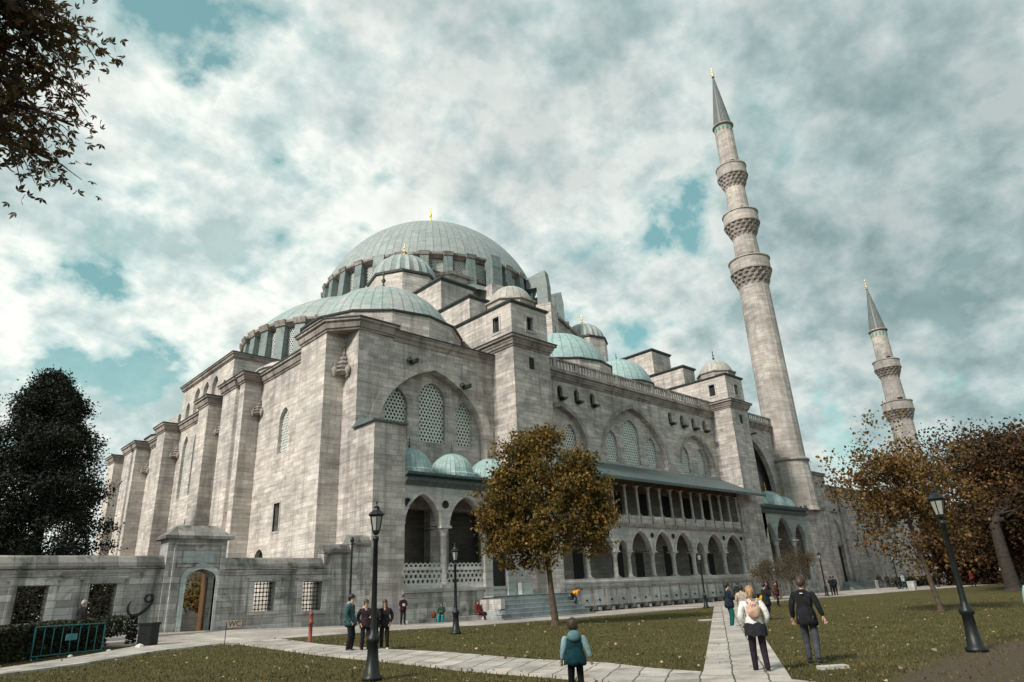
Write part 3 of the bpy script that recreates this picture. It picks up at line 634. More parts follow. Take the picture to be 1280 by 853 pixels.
for c, hw, zs, za in ((43.1, 3.2, 14, 17.35), (53.7, 5.1, 13.6, 18.7), (64.6, 3.1, 13.9, 17.3)): m.poly2(ring(c, hw + .01, zs, za + .01, .45), [], 'Y', WY - .03, .06)
m.build('arch_band', M['trim'], mq)
for x in lw:
    m = MB(); m.box(x - .36, x + .36, WY + .3, WY + .36, 18.1, 19.35); n_ = m.build('bird_niche', M['dark'], mq)
    m = MB(); m.box(x - .3, x + .42, WY - .55, WY, 18.0, 18.12); m.box(x - .1, x + .2, WY - .6, WY, 17.85, 18.0); m.build('spout', M['copper'], n_)
MB().sweep([(69, WY), (39.2, WY)], cornice_prof(19.75, .85, .5)).build('cornice', M['trim'], mq)
def balus(x0, x1, y, z0, h, parent, sp=.42):
    m = MB(); m.box(x0, x1, y - .16, y + .1, z0, z0 + .22); m.box(x0, x1, y - .16, y + .1, z0 + h - .16, z0 + h)
    b = m.build('balustrade', M['trim'], parent)
    m = MB(); n = int((x1 - x0) / sp)
    for k in range(n):
        x = x0 + (k + .5) * (x1 - x0) / n
        if k % 7 == 0: m.box(x - .2, x + .2, y - .14, y + .08, z0 + .2, z0 + h - .1)
        else: m.box(x - .085, x + .085, y - .1, y + .02, z0 + .2, z0 + h - .1)
    m.build('balusters', M['stone_warm'], b)
balus(39.2, 69.0, WY - .15, 20.6, 1.15, mq)
# --- third bay with its porch, wall and dark great arch
w3 = MB().poly2([(72, 9), (86, 9), (86, 20.1), (72, 20.1)], [arch(77.9, 4.0, 9.3, 12.3, 18.3, 14)], 'Y', WY, .6).build('wall', M['stone'], mq)
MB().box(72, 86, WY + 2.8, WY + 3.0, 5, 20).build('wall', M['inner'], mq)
MB().sweep([(86, WY), (72.6, WY)], cornice_prof(19.9, .8, .5)).build('cornice', M['trim'], mq)
balus(72.8, 86, WY - .2, 20.7, 1.0, mq, .5)
m = MB(); m.box(77.8, 78.15, WY - .7, WY, 19.0, 19.15); m.build('water_spout', M['copper'], mq)
p3 = MB().poly2(arcade_outline(72.0, 82.6, 6.2, 9.0, [(73.2, .95, 7.9), (76.6, 1.8, 8.65), (80.5, 1.35, 8.0)]), [], 'Y', FY, .5).build('porch', M['marble_blue'], mq)
MB().box(71.98, 72.3, FY + .01, FY + .49, 1.8, 6.2).build('respond', M['marble_blue'], p3); MB().box(81.85, 82.6, FY + .01, FY + .49, 1.8, 6.2).build('respond', M['marble_blue'], p3)
for x in (74.5, 78.8): column((x, FY + .25), 1.8, 6.21, .28, p3)
MB().box(72, 82.6, FY, WY + .5, 0, 1.8).build('porch_base', M['stone_dark'], p3)
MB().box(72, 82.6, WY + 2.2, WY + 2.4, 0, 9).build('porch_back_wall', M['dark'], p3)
MB().sweep([(82.6, WY), (82.6, FY), (72.0, FY)][::-1][::-1], [(-.3, 8.95), (.05, 8.95), (.35, 9.15), (.38, 9.3), (.12, 9.4), (.45, 9.7), (.48, 9.9), (-1, 10.1)]).build('porch_cornice', M['lead_flat'], p3)
MB().box(72.1, 82.5, FY + .2, WY, 9.0, 10).build('porch_roof', M['lead_flat'], p3)
m = MB(); m.tube((72, FY + .25, 6.1), (82.5, FY + .25, 6.1), .04, n=6); m.build('tie_rod', M['iron'], p3)
for x, r in ((74.2, 1.5), (77.4, 1.9), (81, 1.5)):
    d = MB().rev(domeprof(r, 10.0, 10.0, 8), (x, 38.2), 14, smooth=False).build('dome', M['lead_teal'], p3, origin=(x, 38.2, 10)); finial(d, (x, 38.2), 10 + r, 1.2, M['gold'])
# plain piers and blank panels left of the minaret
MB().box(82.6, 88.6, FY + .1, WY + 3, 0, 10.2).build('minaret_plinth', M['stone'], mq)
MB().sweep([(88.6, WY + 2), (88.6, FY + .1), (82.6, FY + .1)], cornice_prof(9.9, .4, .2)).build('cornice', M['trim'], mq)

# ------------------------------------------------------------------ minarets
def minaret(label, c, s, balconies, z_ring, z_top, r_base, zfoot, grp):
    t = thing('minaret', label, 'minaret', (c[0], c[1], 0), 0, grp)
    zb = [b[0] for b in balconies]; top = z_top
    prof = [(r_base * 1.25, zfoot), (r_base * 1.2, zfoot + .5), (r_base * 1.12, z_ring - 1.5), (r_base * 1.09, z_ring - .3)]
    MB().rev(prof, c, 16, smooth=False).build('foot', M['min_stone'], t)
    MB().rev([(r_base, z_ring - .35), (r_base * 1.17, z_ring - .3), (r_base * 1.19, z_ring - .05), (r_base * 1.08, z_ring + .12), (r_base, z_ring + .15)], c, 24).build('ring_molding', M['trim'], t)
    rads = [r_base] + [b[3] for b in balconies]
    z0 = z_ring
    for i, (z, h, rb, rnext) in enumerate(balconies):
        r0 = rads[i]; r1 = r0 * .9
        MB().rev([(r0, z0), (r1, z)], c, 16, smooth=False).build('shaft', M['min_stone'], t)
        # tiers of corbels
        m = MB(); hc = h * .52; tiers = 4
        for k in range(tiers):
            ra = r1 + (rb - r1) * (k + .55) / tiers; rb_ = r1 + (rb - r1) * (k + 1) / tiers
            za = z - h * .5 + hc * k / tiers; zc = z - h * .5 + hc * (k + 1) / tiers
            nseg = 32; vs = []; prof = [(ra * .93, za), (ra, za + .08), (rb_, zc - .12), (rb_, zc)]
            for j, (r, zz) in enumerate(prof):
                for q in range(nseg):
                    kk = 1 - (.085 if (q + k) % 2 and j < 3 else 0); a = 2 * PI * q / nseg; vs.append((c[0] + r * kk * math.cos(a), c[1] + r * kk * math.sin(a), zz))
            m.add(vs, [(j * nseg + q, j * nseg + (q + 1) % nseg, (j + 1) * nseg + (q + 1) % nseg, (j + 1) * nseg + q) for j in range(3) for q in range(nseg)])
        bb = m.build('balcony', M['trim'], t)
        zt = z - h * .5 + hc
        MB().rev([(r1 * .9, zt - .05), (rb * 1.02, zt - .02), (rb * 1.04, zt + .14), (rb * .99, zt + .2), (rb * .99, z + h * .44), (rb * 1.04, z + h * .46), (rb * 1.04, z + h * .5), (rb * .93, z + h * .5), (rb * .92, zt + .25), (r1 * .9, zt + .25)], c, 32, smooth=False).build('parapet', M['min_stone'], bb)
        d = MB(); dz = z + h * .18
        d.box(c[0] - 1.0 * rnext * .75 - .25, c[0] - rnext * .5, c[1] - rnext * .85, c[1] - rnext * .45, zt + .2, z + h * .5 + .55); d.build('doorway', M['dark'], bb)
        z0 = zt; rads[i + 1] = rnext
    rt = rads[-1]
    MB().rev([(rt, z0), (rt * .95, top)], c, 16, smooth=False).build('shaft', M['min_stone'], t)
    m = MB()
    for q in range(14):
        a = 2 * PI * q / 14; r = rt * .97; ca, sa = math.cos(a), math.sin(a)
        m.add([(c[0] + r * ca * k_ - w_ * sa, c[1] + r * sa * k_ + w_ * ca, z_) for z_ in (top - 1.15, top - .5) for k_, w_ in ((.9, -.13), (1.02, -.13), (1.02, .13), (.9, .13))], [(0,3,2,1),(4,5,6,7),(0,1,5,4),(1,2,6,5),(2,3,7,6),(3,0,4,7)])
    m.build('tile_band', M['tile'], t)
    MB().rev([(rt * .9, top - .2), (rt * 1.12, top - .15), (rt * 1.15, top + .08), (rt * 1.05, top + .2)], c, 24).build('eave_ring', M['trim'], t)
    sp = s * 9.7
    cone = MB().rev([(rt * 1.12, top + .1), (rt * .98, top + .35), (rt * .5, top + sp * .55), (.09, top + sp)], c, 16, smooth=False).build('spire', M['spire'], t, origin=(c[0], c[1], top))
    finial(cone, c, top + sp - .1, 2.5 * s, M['gold'], .9)
    return t
M['tile'] = plain('turquoise_tile', (.05, .28, .26), .3, var=.2)
minaret('tall minaret with three balconies rising beside the mosque wall', (85.3, 38.4), 1.05, [(43.2, 4.3, 2.8, 1.78), (51.1, 4.1, 2.5, 1.55), (59.5, 3.9, 2.2, 1.42)], 16.3, 69.2, 2.25, 9.8, None)
minaret('shorter minaret with two balconies seen beyond the autumn trees', (136.2, 38.5), .95, [(30.3, 3.7, 2.6, 1.75), (38.6, 3.5, 2.3, 1.5)], 14.5, 46.6, 2.1, 8, None)

# ------------------------------------------------------------------ courtyard wing
cb = thing('courtyard_building', 'long low courtyard wing with portal and dark narrow windows beside the tall minaret', 'building', (88, 38.5, 0))
CY = 38.5
hol = [arch(96.3, 1.35, .5, 7.6, 9.4), rect(105.1, 106.3, 4.4, 7.6)] + [rect(x, x + 1.1, 4.3, 7.0) for x in (111.8, 117.9, 125.4, 131.8, 138.5)] + [arch(x + .55, .6, 9.0, 9.9, 10.6, 4) for x in (105, 111.8, 117.9, 125.4)]
MB().poly2([(88.4, 0), (143, 0), (143, 13.3), (101, 13.3), (101, 13.9), (88.4, 13.9)], hol, 'Y', CY, .5).build('wall', M['stone'], cb)
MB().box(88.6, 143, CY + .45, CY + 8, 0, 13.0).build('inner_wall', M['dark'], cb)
MB().box(88.6, 94.2, CY - .6, CY + 4, 0, 15.0).build('tower', M['stone'], cb)
MB().sweep([(94.2, CY + 3), (94.2, CY - .6), (88.6, CY - .6)], cornice_prof(14.8, .5, .3)).build('cornice', M['trim'], cb)
MB().sweep([(143, CY), (94.3, CY)], cornice_prof(13.1, .6, .35)).build('cornice', M['trim'], cb)
MB().sweep([(143, CY), (94.3, CY)], lead_prof(13.75, .4, .1)).build('cornice_flashing', M['lead_edge'], cb)
m = MB()
for a, b, z0, z1 in ((93.9, 94.3, 0, 12.4), (98.6, 99.0, 0, 12.4), (93.9, 99.0, 12.4, 12.8), (94.8, 97.9, 10.3, 10.5), (94.8, 97.9, 12.0, 12.2), (94.9, 97.8, 6.0, 6.3)): m.box(a, b, CY - .22, CY - .0, z0, z1)
m.build('portal_frame', M['trim'], cb)
MB().poly2(ring(96.3, 1.35, 7.6, 9.42, .3), [], 'Y', CY - .1, .1).build('portal_arch', M['marble'], cb)
MB().box(95.0, 97.7, CY + .2, CY + .26, 5.8, 9.6).build('lunette', M['marble'], cb)
m = MB()
for k in range(5): m.box(93.6 - .3 * k, 99.4 + .3 * k, CY - 1.0 - .35 * k, CY - .3, 0, 1.3 - .24 * k)
m.build('steps', M['steps'], cb)
for x in (100, 106, 112, 118, 124, 130):
    MB().rev(domeprof(2.2, 13.3, 13.3, 8), (x, 43), 20).build('dome', M['lead_teal'], cb, origin=(x, 43, 13.3))

# ------------------------------------------------------------------ ground
HX = [-20, 11, 14, 21, 25, 30, 40, 64, 95, 300]; HZ = [.75, .75, .68, .45, .3, .22, .2, .25, .25, .25]
def gz(x, y): return float(np.interp(x, HX, HZ)) * min(max((y - 14) / 22.4, 0), 1.0)
def ground_mat():
    m, nt, b = newmat('lawn_soil'); geo = N(nt, 'ShaderNodeNewGeometry'); p = geo.outputs['Position']
    g = MIX(nt, 'MIX', RAMP(nt, NOISE(nt, p, .5, 5, .65), [(.35, 0.0), (.65, 1.0)]), (.072, .073, .026), (.115, .10, .042))
    g = MIX(nt, 'MIX', RAMP(nt, NOISE(nt, p, 7, 6, .75), [(.42, 0.0), (.7, 1.0)]), g, (.13, .10, .045))
    g = MIX(nt, 'MULTIPLY', .9, g, RAMP(nt, NOISE(nt, p, 28, 4, .7), [(.3, (.45, .45, .45)), (.7, (1.35, 1.35, 1.3))]))
    s = N(nt, 'ShaderNodeSeparateXYZ'); nt.links.new(p, s.inputs[0])
    # trampled earth on the near right side of the lawn
    dx = MA(nt, 'SUBTRACT', s.outputs[0], 17.5); dy = MA(nt, 'SUBTRACT', s.outputs[1], 3.6)
    dd = MA(nt, 'SQRT', MA(nt, 'ADD', MA(nt, 'MULTIPLY', MA(nt, 'MULTIPLY', dx, dx), .06), MA(nt, 'MULTIPLY', dy, dy)))
    k = RAMP(nt, MA(nt, 'ADD', dd, MA(nt, 'MULTIPLY', NOISE(nt, p, 1.2, 5, .7), 2.0)), [(.0, 1.0), (2.5 / 4, 1.0), (3.3 / 4, 0.0)]) 
    dd2 = MA(nt, 'DIVIDE', MA(nt, 'ADD', dd, MA(nt, 'MULTIPLY', NOISE(nt, p, 1.2, 5, .7), 2.4)), 5.0)
    k = RAMP(nt, dd2, [(.50, 1.0), (.72, 0.0)])
    g = MIX(nt, 'MIX', k, g, MIX(nt, 'MULTIPLY', .9, (.115, .088, .062), RAMP(nt, NOISE(nt, p, 9, 6, .7), [(.3, (.6, .6, .6)), (.7, (1.4, 1.4, 1.4))])))
    nt.links.new(g, b.inputs['Base Color']); b.inputs['Roughness'].default_value = .95; b.inputs['Specular IOR Level'].default_value = .1
    BUMP(nt, NOISE(nt, p, 22, 6, .8), 1.0, .06, b); return m
M['ground'] = ground_mat()
M['paving'] = stone('paving_slabs', (.50, .46, .42), (.37, .34, .31), row=.75, width=1.15, stain=.45, mortar=.02, dirt=(.12, .11, .095))
def paving_mat():
    m, nt, b = newmat('path_slabs'); geo = N(nt, 'ShaderNodeNewGeometry'); p = geo.outputs['Position']
    mp = N(nt, 'ShaderNodeMapping'); mp.inputs['Rotation'].default_value = (0, 0, math.radians(-31)); nt.links.new(p, mp.inputs['Vector'])
    wob = N(nt, 'ShaderNodeVectorMath', operation='SCALE'); nz = N(nt, 'ShaderNodeTexNoise', ins={'Scale': 1.5}); nt.links.new(p, nz.inputs['Vector']); nt.links.new(nz.outputs['Color'], wob.inputs[0]); wob.inputs['Scale'].default_value = .12
    av = N(nt, 'ShaderNodeVectorMath', operation='ADD'); nt.links.new(mp.outputs[0], av.inputs[0]); nt.links.new(wob.outputs[0], av.inputs[1])
    br = N(nt, 'ShaderNodeTexBrick', offset=.43)
    for k, v in {'Scale': 1.0, 'Mortar Size': .018, 'Mortar Smooth': .3, 'Brick Width': 1.1, 'Row Height': .62}.items(): br.inputs[k].default_value = v
    br.inputs['Color1'].default_value = (.50, .46, .42, 1); br.inputs['Color2'].default_value = (.36, .33, .30, 1); br.inputs['Mortar'].default_value = (.09, .085, .06, 1)
    nt.links.new(av.outputs[0], br.inputs['Vector'])
    c = MIX(nt, 'MULTIPLY', .85, br.outputs['Color'], RAMP(nt, NOISE(nt, p, 1.1, 7, .7), [(.36, (.5, .49, .46)), (.5, (.95, .94, .92)), (.65, (1.12, 1.11, 1.1))]))
    c = MIX(nt, 'MULTIPLY', .6, c, RAMP(nt, NOISE(nt, p, 14, 5, .7), [(.3, (.7, .7, .7)), (.7, (1.15, 1.15, 1.15))]))
    nt.links.new(c, b.inputs['Base Color']); b.inputs['Roughness'].default_value = .8
    BUMP(nt, MA(nt, 'ADD', MA(nt, 'MULTIPLY', br.outputs['Fac'], -1.2), NOISE(nt, p, 9, 6, .7)), .6, .03, b); return m
M['path'] = paving_mat()
gx = [-3000, -600, -120, -40] + list(range(-12, 121)) + [150, 250, 600, 3000]
gy = [-3000, -600, -120, -30] + list(range(-10, 61)) + [80, 120, 250, 600, 3000]
g = MB(); g.v = [(x, y, gz(x, y)) for y in gy for x in gx]; nx = len(gx)
g.f = [(j * nx + i, j * nx + i + 1, (j + 1) * nx + i + 1, (j + 1) * nx + i) for j in range(len(gy) - 1) for i in range(nx - 1)]; g.sm = [False] * len(g.f)
g.build('lawn', M['ground'], kind='structure')
def clip(poly, ax, val, keep_less):
    out = []
    for i in range(len(poly)):
        a, b = poly[i], poly[(i + 1) % len(poly)]; fa = (a[ax] - val) * (1 if keep_less else -1); fb = (b[ax] - val) * (1 if keep_less else -1)
        if fa <= 0: out.append(a)
        if (fa < 0 < fb) or (fb < 0 < fa):
            t = fa / (fa - fb); out.append((a[0] + (b[0] - a[0]) * t, a[1] + (b[1] - a[1]) * t))
    return out
def sheet(name, polys, dz, mat):
    m = MB()
    for poly in polys:
        tri = tessellate_polygon([[Vector((p[0], p[1], 0)) for p in poly]])
        for t in tri:
            T = [poly[i] for i in t]
            x0, x1 = math.floor(min(p[0] for p in T)), math.ceil(max(p[0] for p in T)); y0, y1 = math.floor(min(p[1] for p in T)), math.ceil(max(p[1] for p in T))
            for i in range(x0, x1):
                c1 = clip(clip(T, 0, i, False), 0, i + 1, True)
                if len(c1) < 3: continue
                for j in range(y0, y1):
                    c2 = clip(clip(c1, 1, j, False), 1, j + 1, True)
                    if len(c2) < 3: continue
                    m.add([(p[0], p[1], gz(*p) + dz) for p in c2], [tuple(range(len(c2)))])
        # kerb edge down to the soil
        n = len(poly)
        for i in range(n):
            a, b = poly[i], poly[(i + 1) % n]; L = math.hypot(b[0] - a[0], b[1] - a[1]); k = max(1, int(L))
            for q in range(k):
                p = (a[0] + (b[0] - a[0]) * q / k, a[1] + (b[1] - a[1]) * q / k); r = (a[0] + (b[0] - a[0]) * (q + 1) / k, a[1] + (b[1] - a[1]) * (q + 1) / k)
                m.add([(p[0], p[1], gz(*p) + dz), (r[0], r[1], gz(*r) + dz), (r[0], r[1], gz(*r) - .1), (p[0], p[1], gz(*p) - .1)], [(0, 1, 2, 3)])
    return m.build(name, mat, kind='structure')
sheet('pavement', [[(8.9, 30.2), (10.0, 28.9), (10.97, 27.0), (13.0, 27.9), (14.86, 28.2), (18.8, 29.0), (25, 29.7), (30.3, 30.1), (36, 30.0), (47.2, 29.3), (50.2, 29.1), (60.4, 28.6), (71, 27.3), (90.3, 25.7), (118, 23.0), (160, 20), (160, 39), (36, 36.5), (-12, 36.5), (-12, 34), (-4, 33.5)]], .05, M['paving'])
p2a = [(12.95, 27.9), (12.6, 23.8), (12.96, 20.7), (13.6, 17.6), (13.8, 13.05), (13.76, 11.55), (13.2, 9.8), (13.04, 8.42), (12.6, 6.2), (11.6, 3.5)]
p2b = [(9.6, 3.4), (10.8, 7.2), (11.04, 9.3), (11.3, 10.7), (11.38, 13.5), (11.28, 16.8), (10.92, 20.6), (10.97, 26.9)]
sheet('path', [p2a + p2b, [(10.96, 27.0), (9.9, 28.98), (8.88, 30.16), (5.79, 26.85), (3.49, 25.17), (-3, 20.4), (-3, 18.8), (3.27, 23.4), (5.21, 24.3), (8.06, 26.55), (10.07, 27.2)],
               [(13.05, 8.45), (47.7, 29.2), (50.0, 29.05), (49.9, 27.99), (17, 8.9), (12.75, 6.44)]], .062, M['path'])

# grass blades, fallen leaves
def blades(n, seed, jit=.05):
    r = np.random.default_rng(seed)
    vs = []; fs = []
    inside = lambda x, y: False
    polys = [p2a + p2b, [(13.05, 8.45), (47.7, 29.2), (50.0, 29.05), (17, 8.9), (12.75, 6.44)], [(10.96, 27.0), (9.9, 28.98), (8.88, 30.16), (5.79, 26.85), (3.49, 25.17), (-3, 20.4), (-3, 18.8), (3.27, 23.4), (5.21, 24.3), (8.06, 26.55), (10.07, 27.2)]]
    def pip(x, y, P):
        c = np.zeros(x.shape, bool); k = len(P)
        for i in range(k):
            x0, y0 = P[i]; x1, y1 = P[i - 1]
            if y0 == y1: continue
            cond = ((y0 > y) != (y1 > y)) & (x < (x1 - x0) * (y - y0) / (y1 - y0) + x0); c ^= cond
        return c
    rr = 6 + 56 * r.random(n) ** 1.5; aa = np.radians(8 + 82 * r.random(n)); x = rr * np.cos(aa); y = rr * np.sin(aa)
    bad = y > 27.5 + np.minimum(2, x * .06)
    xj = x + r.normal(size=len(x)) * jit; yj = y + r.normal(size=len(x)) * jit
    for P in polys: bad |= pip(xj, yj, P)
    dd = np.sqrt((x - 17.5) ** 2 * .06 + (y - 3.6) ** 2); bad |= (dd < 1.7) & (r.random(n) < .85)
    x = x[~bad]; y = y[~bad]
    return x, y, r
M['grass'] = leafmat('grass_blades', [(.05, .058, .019), (.08, .079, .026), (.115, .102, .038), (.16, .13, .055)], .15)
x, y, r = blades(170000, 3); k = len(x)
z = np.array([gz(a, b) for a, b in zip(x, y)]); h = .025 + .045 * r.random(k); w = .010 + .012 * r.random(k); a = r.random(k) * 2 * PI; lx = (r.random(k) - .5) * .06; ly = (r.random(k) - .5) * .06
V = np.stack([np.stack([x - w * np.cos(a), y - w * np.sin(a), z], 1), np.stack([x + w * np.cos(a), y + w * np.sin(a), z], 1), np.stack([x + lx, y + ly, z + h], 1)], 1).reshape(-1, 3)
def fastmesh(name, V, per, mat):
    me = bpy.data.meshes.new(name); n = len(V) // per
    me.vertices.add(len(V)); me.vertices.foreach_set('co', V.astype(np.float32).ravel())
    me.loops.add(len(V)); me.loops.foreach_set('vertex_index', np.arange(len(V), dtype=np.int32))
    me.polygons.add(n); me.polygons.foreach_set('loop_start', np.arange(0, len(V), per, dtype=np.int32))
    me.materials.append(mat); me.update(calc_edges=True); me.validate()
    o = bpy.data.objects.new(name, me); C.objects.link(o); return o
tag(fastmesh('grass', V, 3, M['grass']), 'short olive brown autumn grass covering the lawns between the paths', 'grass', kind='stuff')
M['litter'] = leafmat('fallen_leaf', [(.10, .06, .025), (.20, .12, .05), (.30, .22, .12), (.42, .36, .26), (.16, .08, .03)], .1)
def leafquads(P, size, r, flat=False):
    n = len(P); s = size * (.6 + .8 * r.random(n)); 
    d = r.normal(size=(n, 3)); 
    if flat: d[:, 2] *= .15
    d /= np.linalg.norm(d, axis=1)[:, None]; e = r.normal(size=(n, 3))
    if flat: e[:, 2] *= .3
    e -= d * (e * d).sum(1)[:, None]; e /= np.linalg.norm(e, axis=1)[:, None]
    nn = np.cross(d, e) * (s * .18)[:, None]
    A = P - d * s[:, None] * .5; B = P + e * s[:, None] * .36 + nn; Cc = P + d * s[:, None] * .5; D = P - e * s[:, None] * .36 + nn
    return np.stack([A, B, Cc, D], 1).reshape(-1, 3)
x, y, r = blades(3000, 11, .5); z = np.array([gz(a, b) for a, b in zip(x, y)]) + .085
tag(fastmesh('fallen_leaves', leafquads(np.stack([x, y, z], 1), .09, r, True), 4, M['litter']), 'pale and brown dry leaves scattered over the lawns', 'fallen leaves', kind='stuff')

M['plaque'] = stone('pale_blue_stone', (.62, .68, .68), (.50, .56, .56), row=.5, width=.9, stain=.3)
# ------------------------------------------------------------------ garden wall with gate
gw = thing('garden_wall', 'weathered grey stone enclosure wall with barred windows and a small gate', 'wall', (12, 36.4, 0))
g0 = FY
MB().poly2([(-8, 0), (10.9, 0), (10.9, 3.7), (-8, 3.7)], [rect(.9, 2.1, 1.5, 3.0), rect(5.05, 6.2, 1.5, 3.0), rect(7.75, 8.85, 1.6, 3.02)], 'Y', g0, .8).build('wall', M['stone_dark'], gw)
MB().poly2([(13.6, 0), (22.3, 0), (22.3, 5.0), (20.95, 5.0), (20.95, 4.45), (19.25, 4.45), (19.25, 3.6), (13.6, 3.6)], [rect(15.3, 16.45, 1.5, 2.95), rect(18.0, 19.18, 1.4, 2.9)], 'Y', g0, .8).build('wall', M['stone_dark'], gw)
def coping(x0, x1, z):
    m = MB(); pr_ = [(-.12, z - .12), (-.12, z), (.02, z + .02), (.05, z + .14), (.22, z + .38), (.42, z + .47), (.62, z + .38), (.8, z + .12), (.92, z)]
    vs = [(x, g0 + d, zz) for x in (x0, x1) for d, zz in pr_]; k = len(pr_)
    m.add(vs, [(i, i + 1, k + i + 1, k + i) for i in range(k - 1)] + [tuple(range(k)), tuple(range(k, 2 * k))[::-1]]); return m
MB().sweep([(10.8, g0), (-8, g0)], [(-.1, 3.35), (.05, 3.36), (.07, 3.42), (.03, 3.45), (.1, 3.55), (.12, 3.62), (-.1, 3.62)]).build('molding', M['stone_dark'], gw)
MB().sweep([(19.2, g0), (13.66, g0)], [(-.1, 3.3), (.05, 3.31), (.07, 3.37), (.03, 3.4), (.1, 3.48), (.12, 3.55), (-.1, 3.55)]).build('molding', M['stone_dark'], gw)
for x0, x1, z in ((-8, 10.8, 3.82), (13.6, 19.3, 3.72), (19.2, 21.0, 4.5), (20.9, 22.3, 5.02)):
    coping(x0, x1, z).build('coping', M['coping'], gw)
gate = MB().poly2([(10.8, 0), (13.65, 0), (13.65, 5.05), (10.8, 5.05)], [arch(12.53, .72, .45, 3.15, 3.62, 6)], 'Y', g0 - .15, 1.2).build('gateway', M['stone_dark'], gw)
m = MB(); m.box(10.55, 13.9, g0 - .4, g0 + 1.3, 5.05, 5.2); m.add([(10.6, g0 - .35, 5.2), (13.85, g0 - .35, 5.2), (13.85, g0 + 1.25, 5.2), (10.6, g0 + 1.25, 5.2), (11.3, g0 + .2, 5.75), (13.1, g0 + .2, 5.75), (13.1, g0 + .7, 5.75), (11.3, g0 + .7, 5.75)], [(4,5,6,7),(0,1,5,4),(1,2,6,5),(2,3,7,6),(3,0,4,7)]); m.build('gate_cap', M['coping'], gate)
m = MB()
for a, b, p, q in ((11.1, 11.2, .5, 4.75), (13.35, 13.45, .5, 4.75), (11.1, 13.45, 4.75, 4.85), (11.3, 13.3, 3.72, 3.8)): m.box(a, b, g0 - .26, g0 - .15, p, q)
m.build('molding', M['stone_dark'], gate)
MB().box(11.55, 13.05, g0 - .19, g0 - .15, 3.92, 4.48).build('blank_plaque', M['plaque'], gate)
MB().poly2([(11.58, .5), (11.81, .5), (11.81, 3.15)] + arc_only(12.53, .72, 3.15, 3.62, 6)[1:-1] + [(13.25, 3.15), (13.25, .5), (13.48, .5), (13.48, 3.2)] + arc_only(12.53, .95, 3.2, 3.92, 6)[1:-1][::-1] + [(11.58, 3.2)], [], 'Y', g0 - .2, .3).build('gate_arch', M['plaque'], gate)
dl = MB(); dl.add([(13.2, g0 + .9, .5), (13.26, g0 + .9, .5), (13.36, g0 + 1.95, .5), (13.3, g0 + 1.95, .5), (13.2, g0 + .9, 3.5), (13.26, g0 + .9, 3.5), (13.36, g0 + 1.95, 3.5), (13.3, g0 + 1.95, 3.5)], [(0,3,2,1),(4,5,6,7),(0,1,5,4),(1,2,6,5),(2,3,7,6),(3,0,4,7)]); dl.build('door_leaf', M['wood'], gate)
for a, b, z0, z1 in ((5.05, 6.2, 1.5, 3.0), (7.75, 8.85, 1.6, 3.02), (15.3, 16.45, 1.5, 2.95), (18.0, 19.18, 1.4, 2.9), (.9, 2.1, 1.5, 3.0)):
    m = MB()
    for p, q, r_, s_ in ((a - .28, b + .28, z1 + .02, z1 + .2), (a - .28, b + .28, z0 - .16, z0), (a - .28, a, z0, z1), (b, b + .28, z0, z1), (a - .42, b + .42, z1 + .2, z1 + .32)): m.box(p, q, g0 - .12, g0 + .02, r_, s_)
    f = m.build('window_surround', M['stone_dark'], gw)
    m = MB()
    for k in range(6): x = a + (k + .5) * (b - a) / 6; m.tube((x, g0 + .3, z0), (x, g0 + .3, z1), .02, n=6)
    for k in range(7): zz = z0 + (k + .5) * (z1 - z0) / 7; m.tube((a, g0 + .32, zz), (b, g0 + .32, zz), .02, n=6)
    for i in range(6):
        for k in range(7): x = a + (i + .5) * (b - a) / 6; zz = z0 + (k + .5) * (z1 - z0) / 7; m.box(x - .035, x + .035, g0 + .26, g0 + .34, zz - .035, zz + .035)
    m.build('grille', M['rust_iron'], f)
# the large calligraphic letter on the wall
pts = [(993, 337), (973, 345), (964, 362), (970, 380), (988, 390), (1008, 384), (1020, 366), (1016, 346), (1000, 337)]
tail = [(1021, 372), (1018, 392), (1002, 418), (978, 444), (952, 465), (920, 479), (888, 482), (866, 470), (854, 446), (852, 418), (860, 393), (872, 378)]
def w2(p): return (9.46 + (p[0] / 5.332 - 160) * .0322, 2.44 - (680 + p[1] / 5.332 - 745) * .0335)
def stroke(m, P, wd):
    P = [w2(p) for p in P]; L = []
    for i, p in enumerate(P):
        a = Vector(P[max(0, i - 1)]); b = Vector(P[min(len(P) - 1, i + 1)]); d = (b - a).normalized(); n = Vector((-d.y, d.x)) * wd[i]; L.append((Vector(p) + n, Vector(p) - n))
    for i in range(len(L) - 1):
        q = [L[i][0], L[i + 1][0], L[i + 1][1], L[i][1]]
        m.add([(v.x, g0 - .02, v.y) for v in q] + [(v.x, g0 + .01, v.y) for v in q], [(0,1,2,3),(4,5,6,7),(0,1,5,4),(1,2,6,5),(2,3,7,6),(3,0,4,7)])
m = MB(); stroke(m, pts, [.035, .045, .05, .05, .045, .045, .055, .06, .05]); stroke(m, tail, [.05, .055, .06, .065, .07, .075, .075, .065, .05, .038, .025, .012])
m.build('calligraphic_letter', M['iron'], gw)

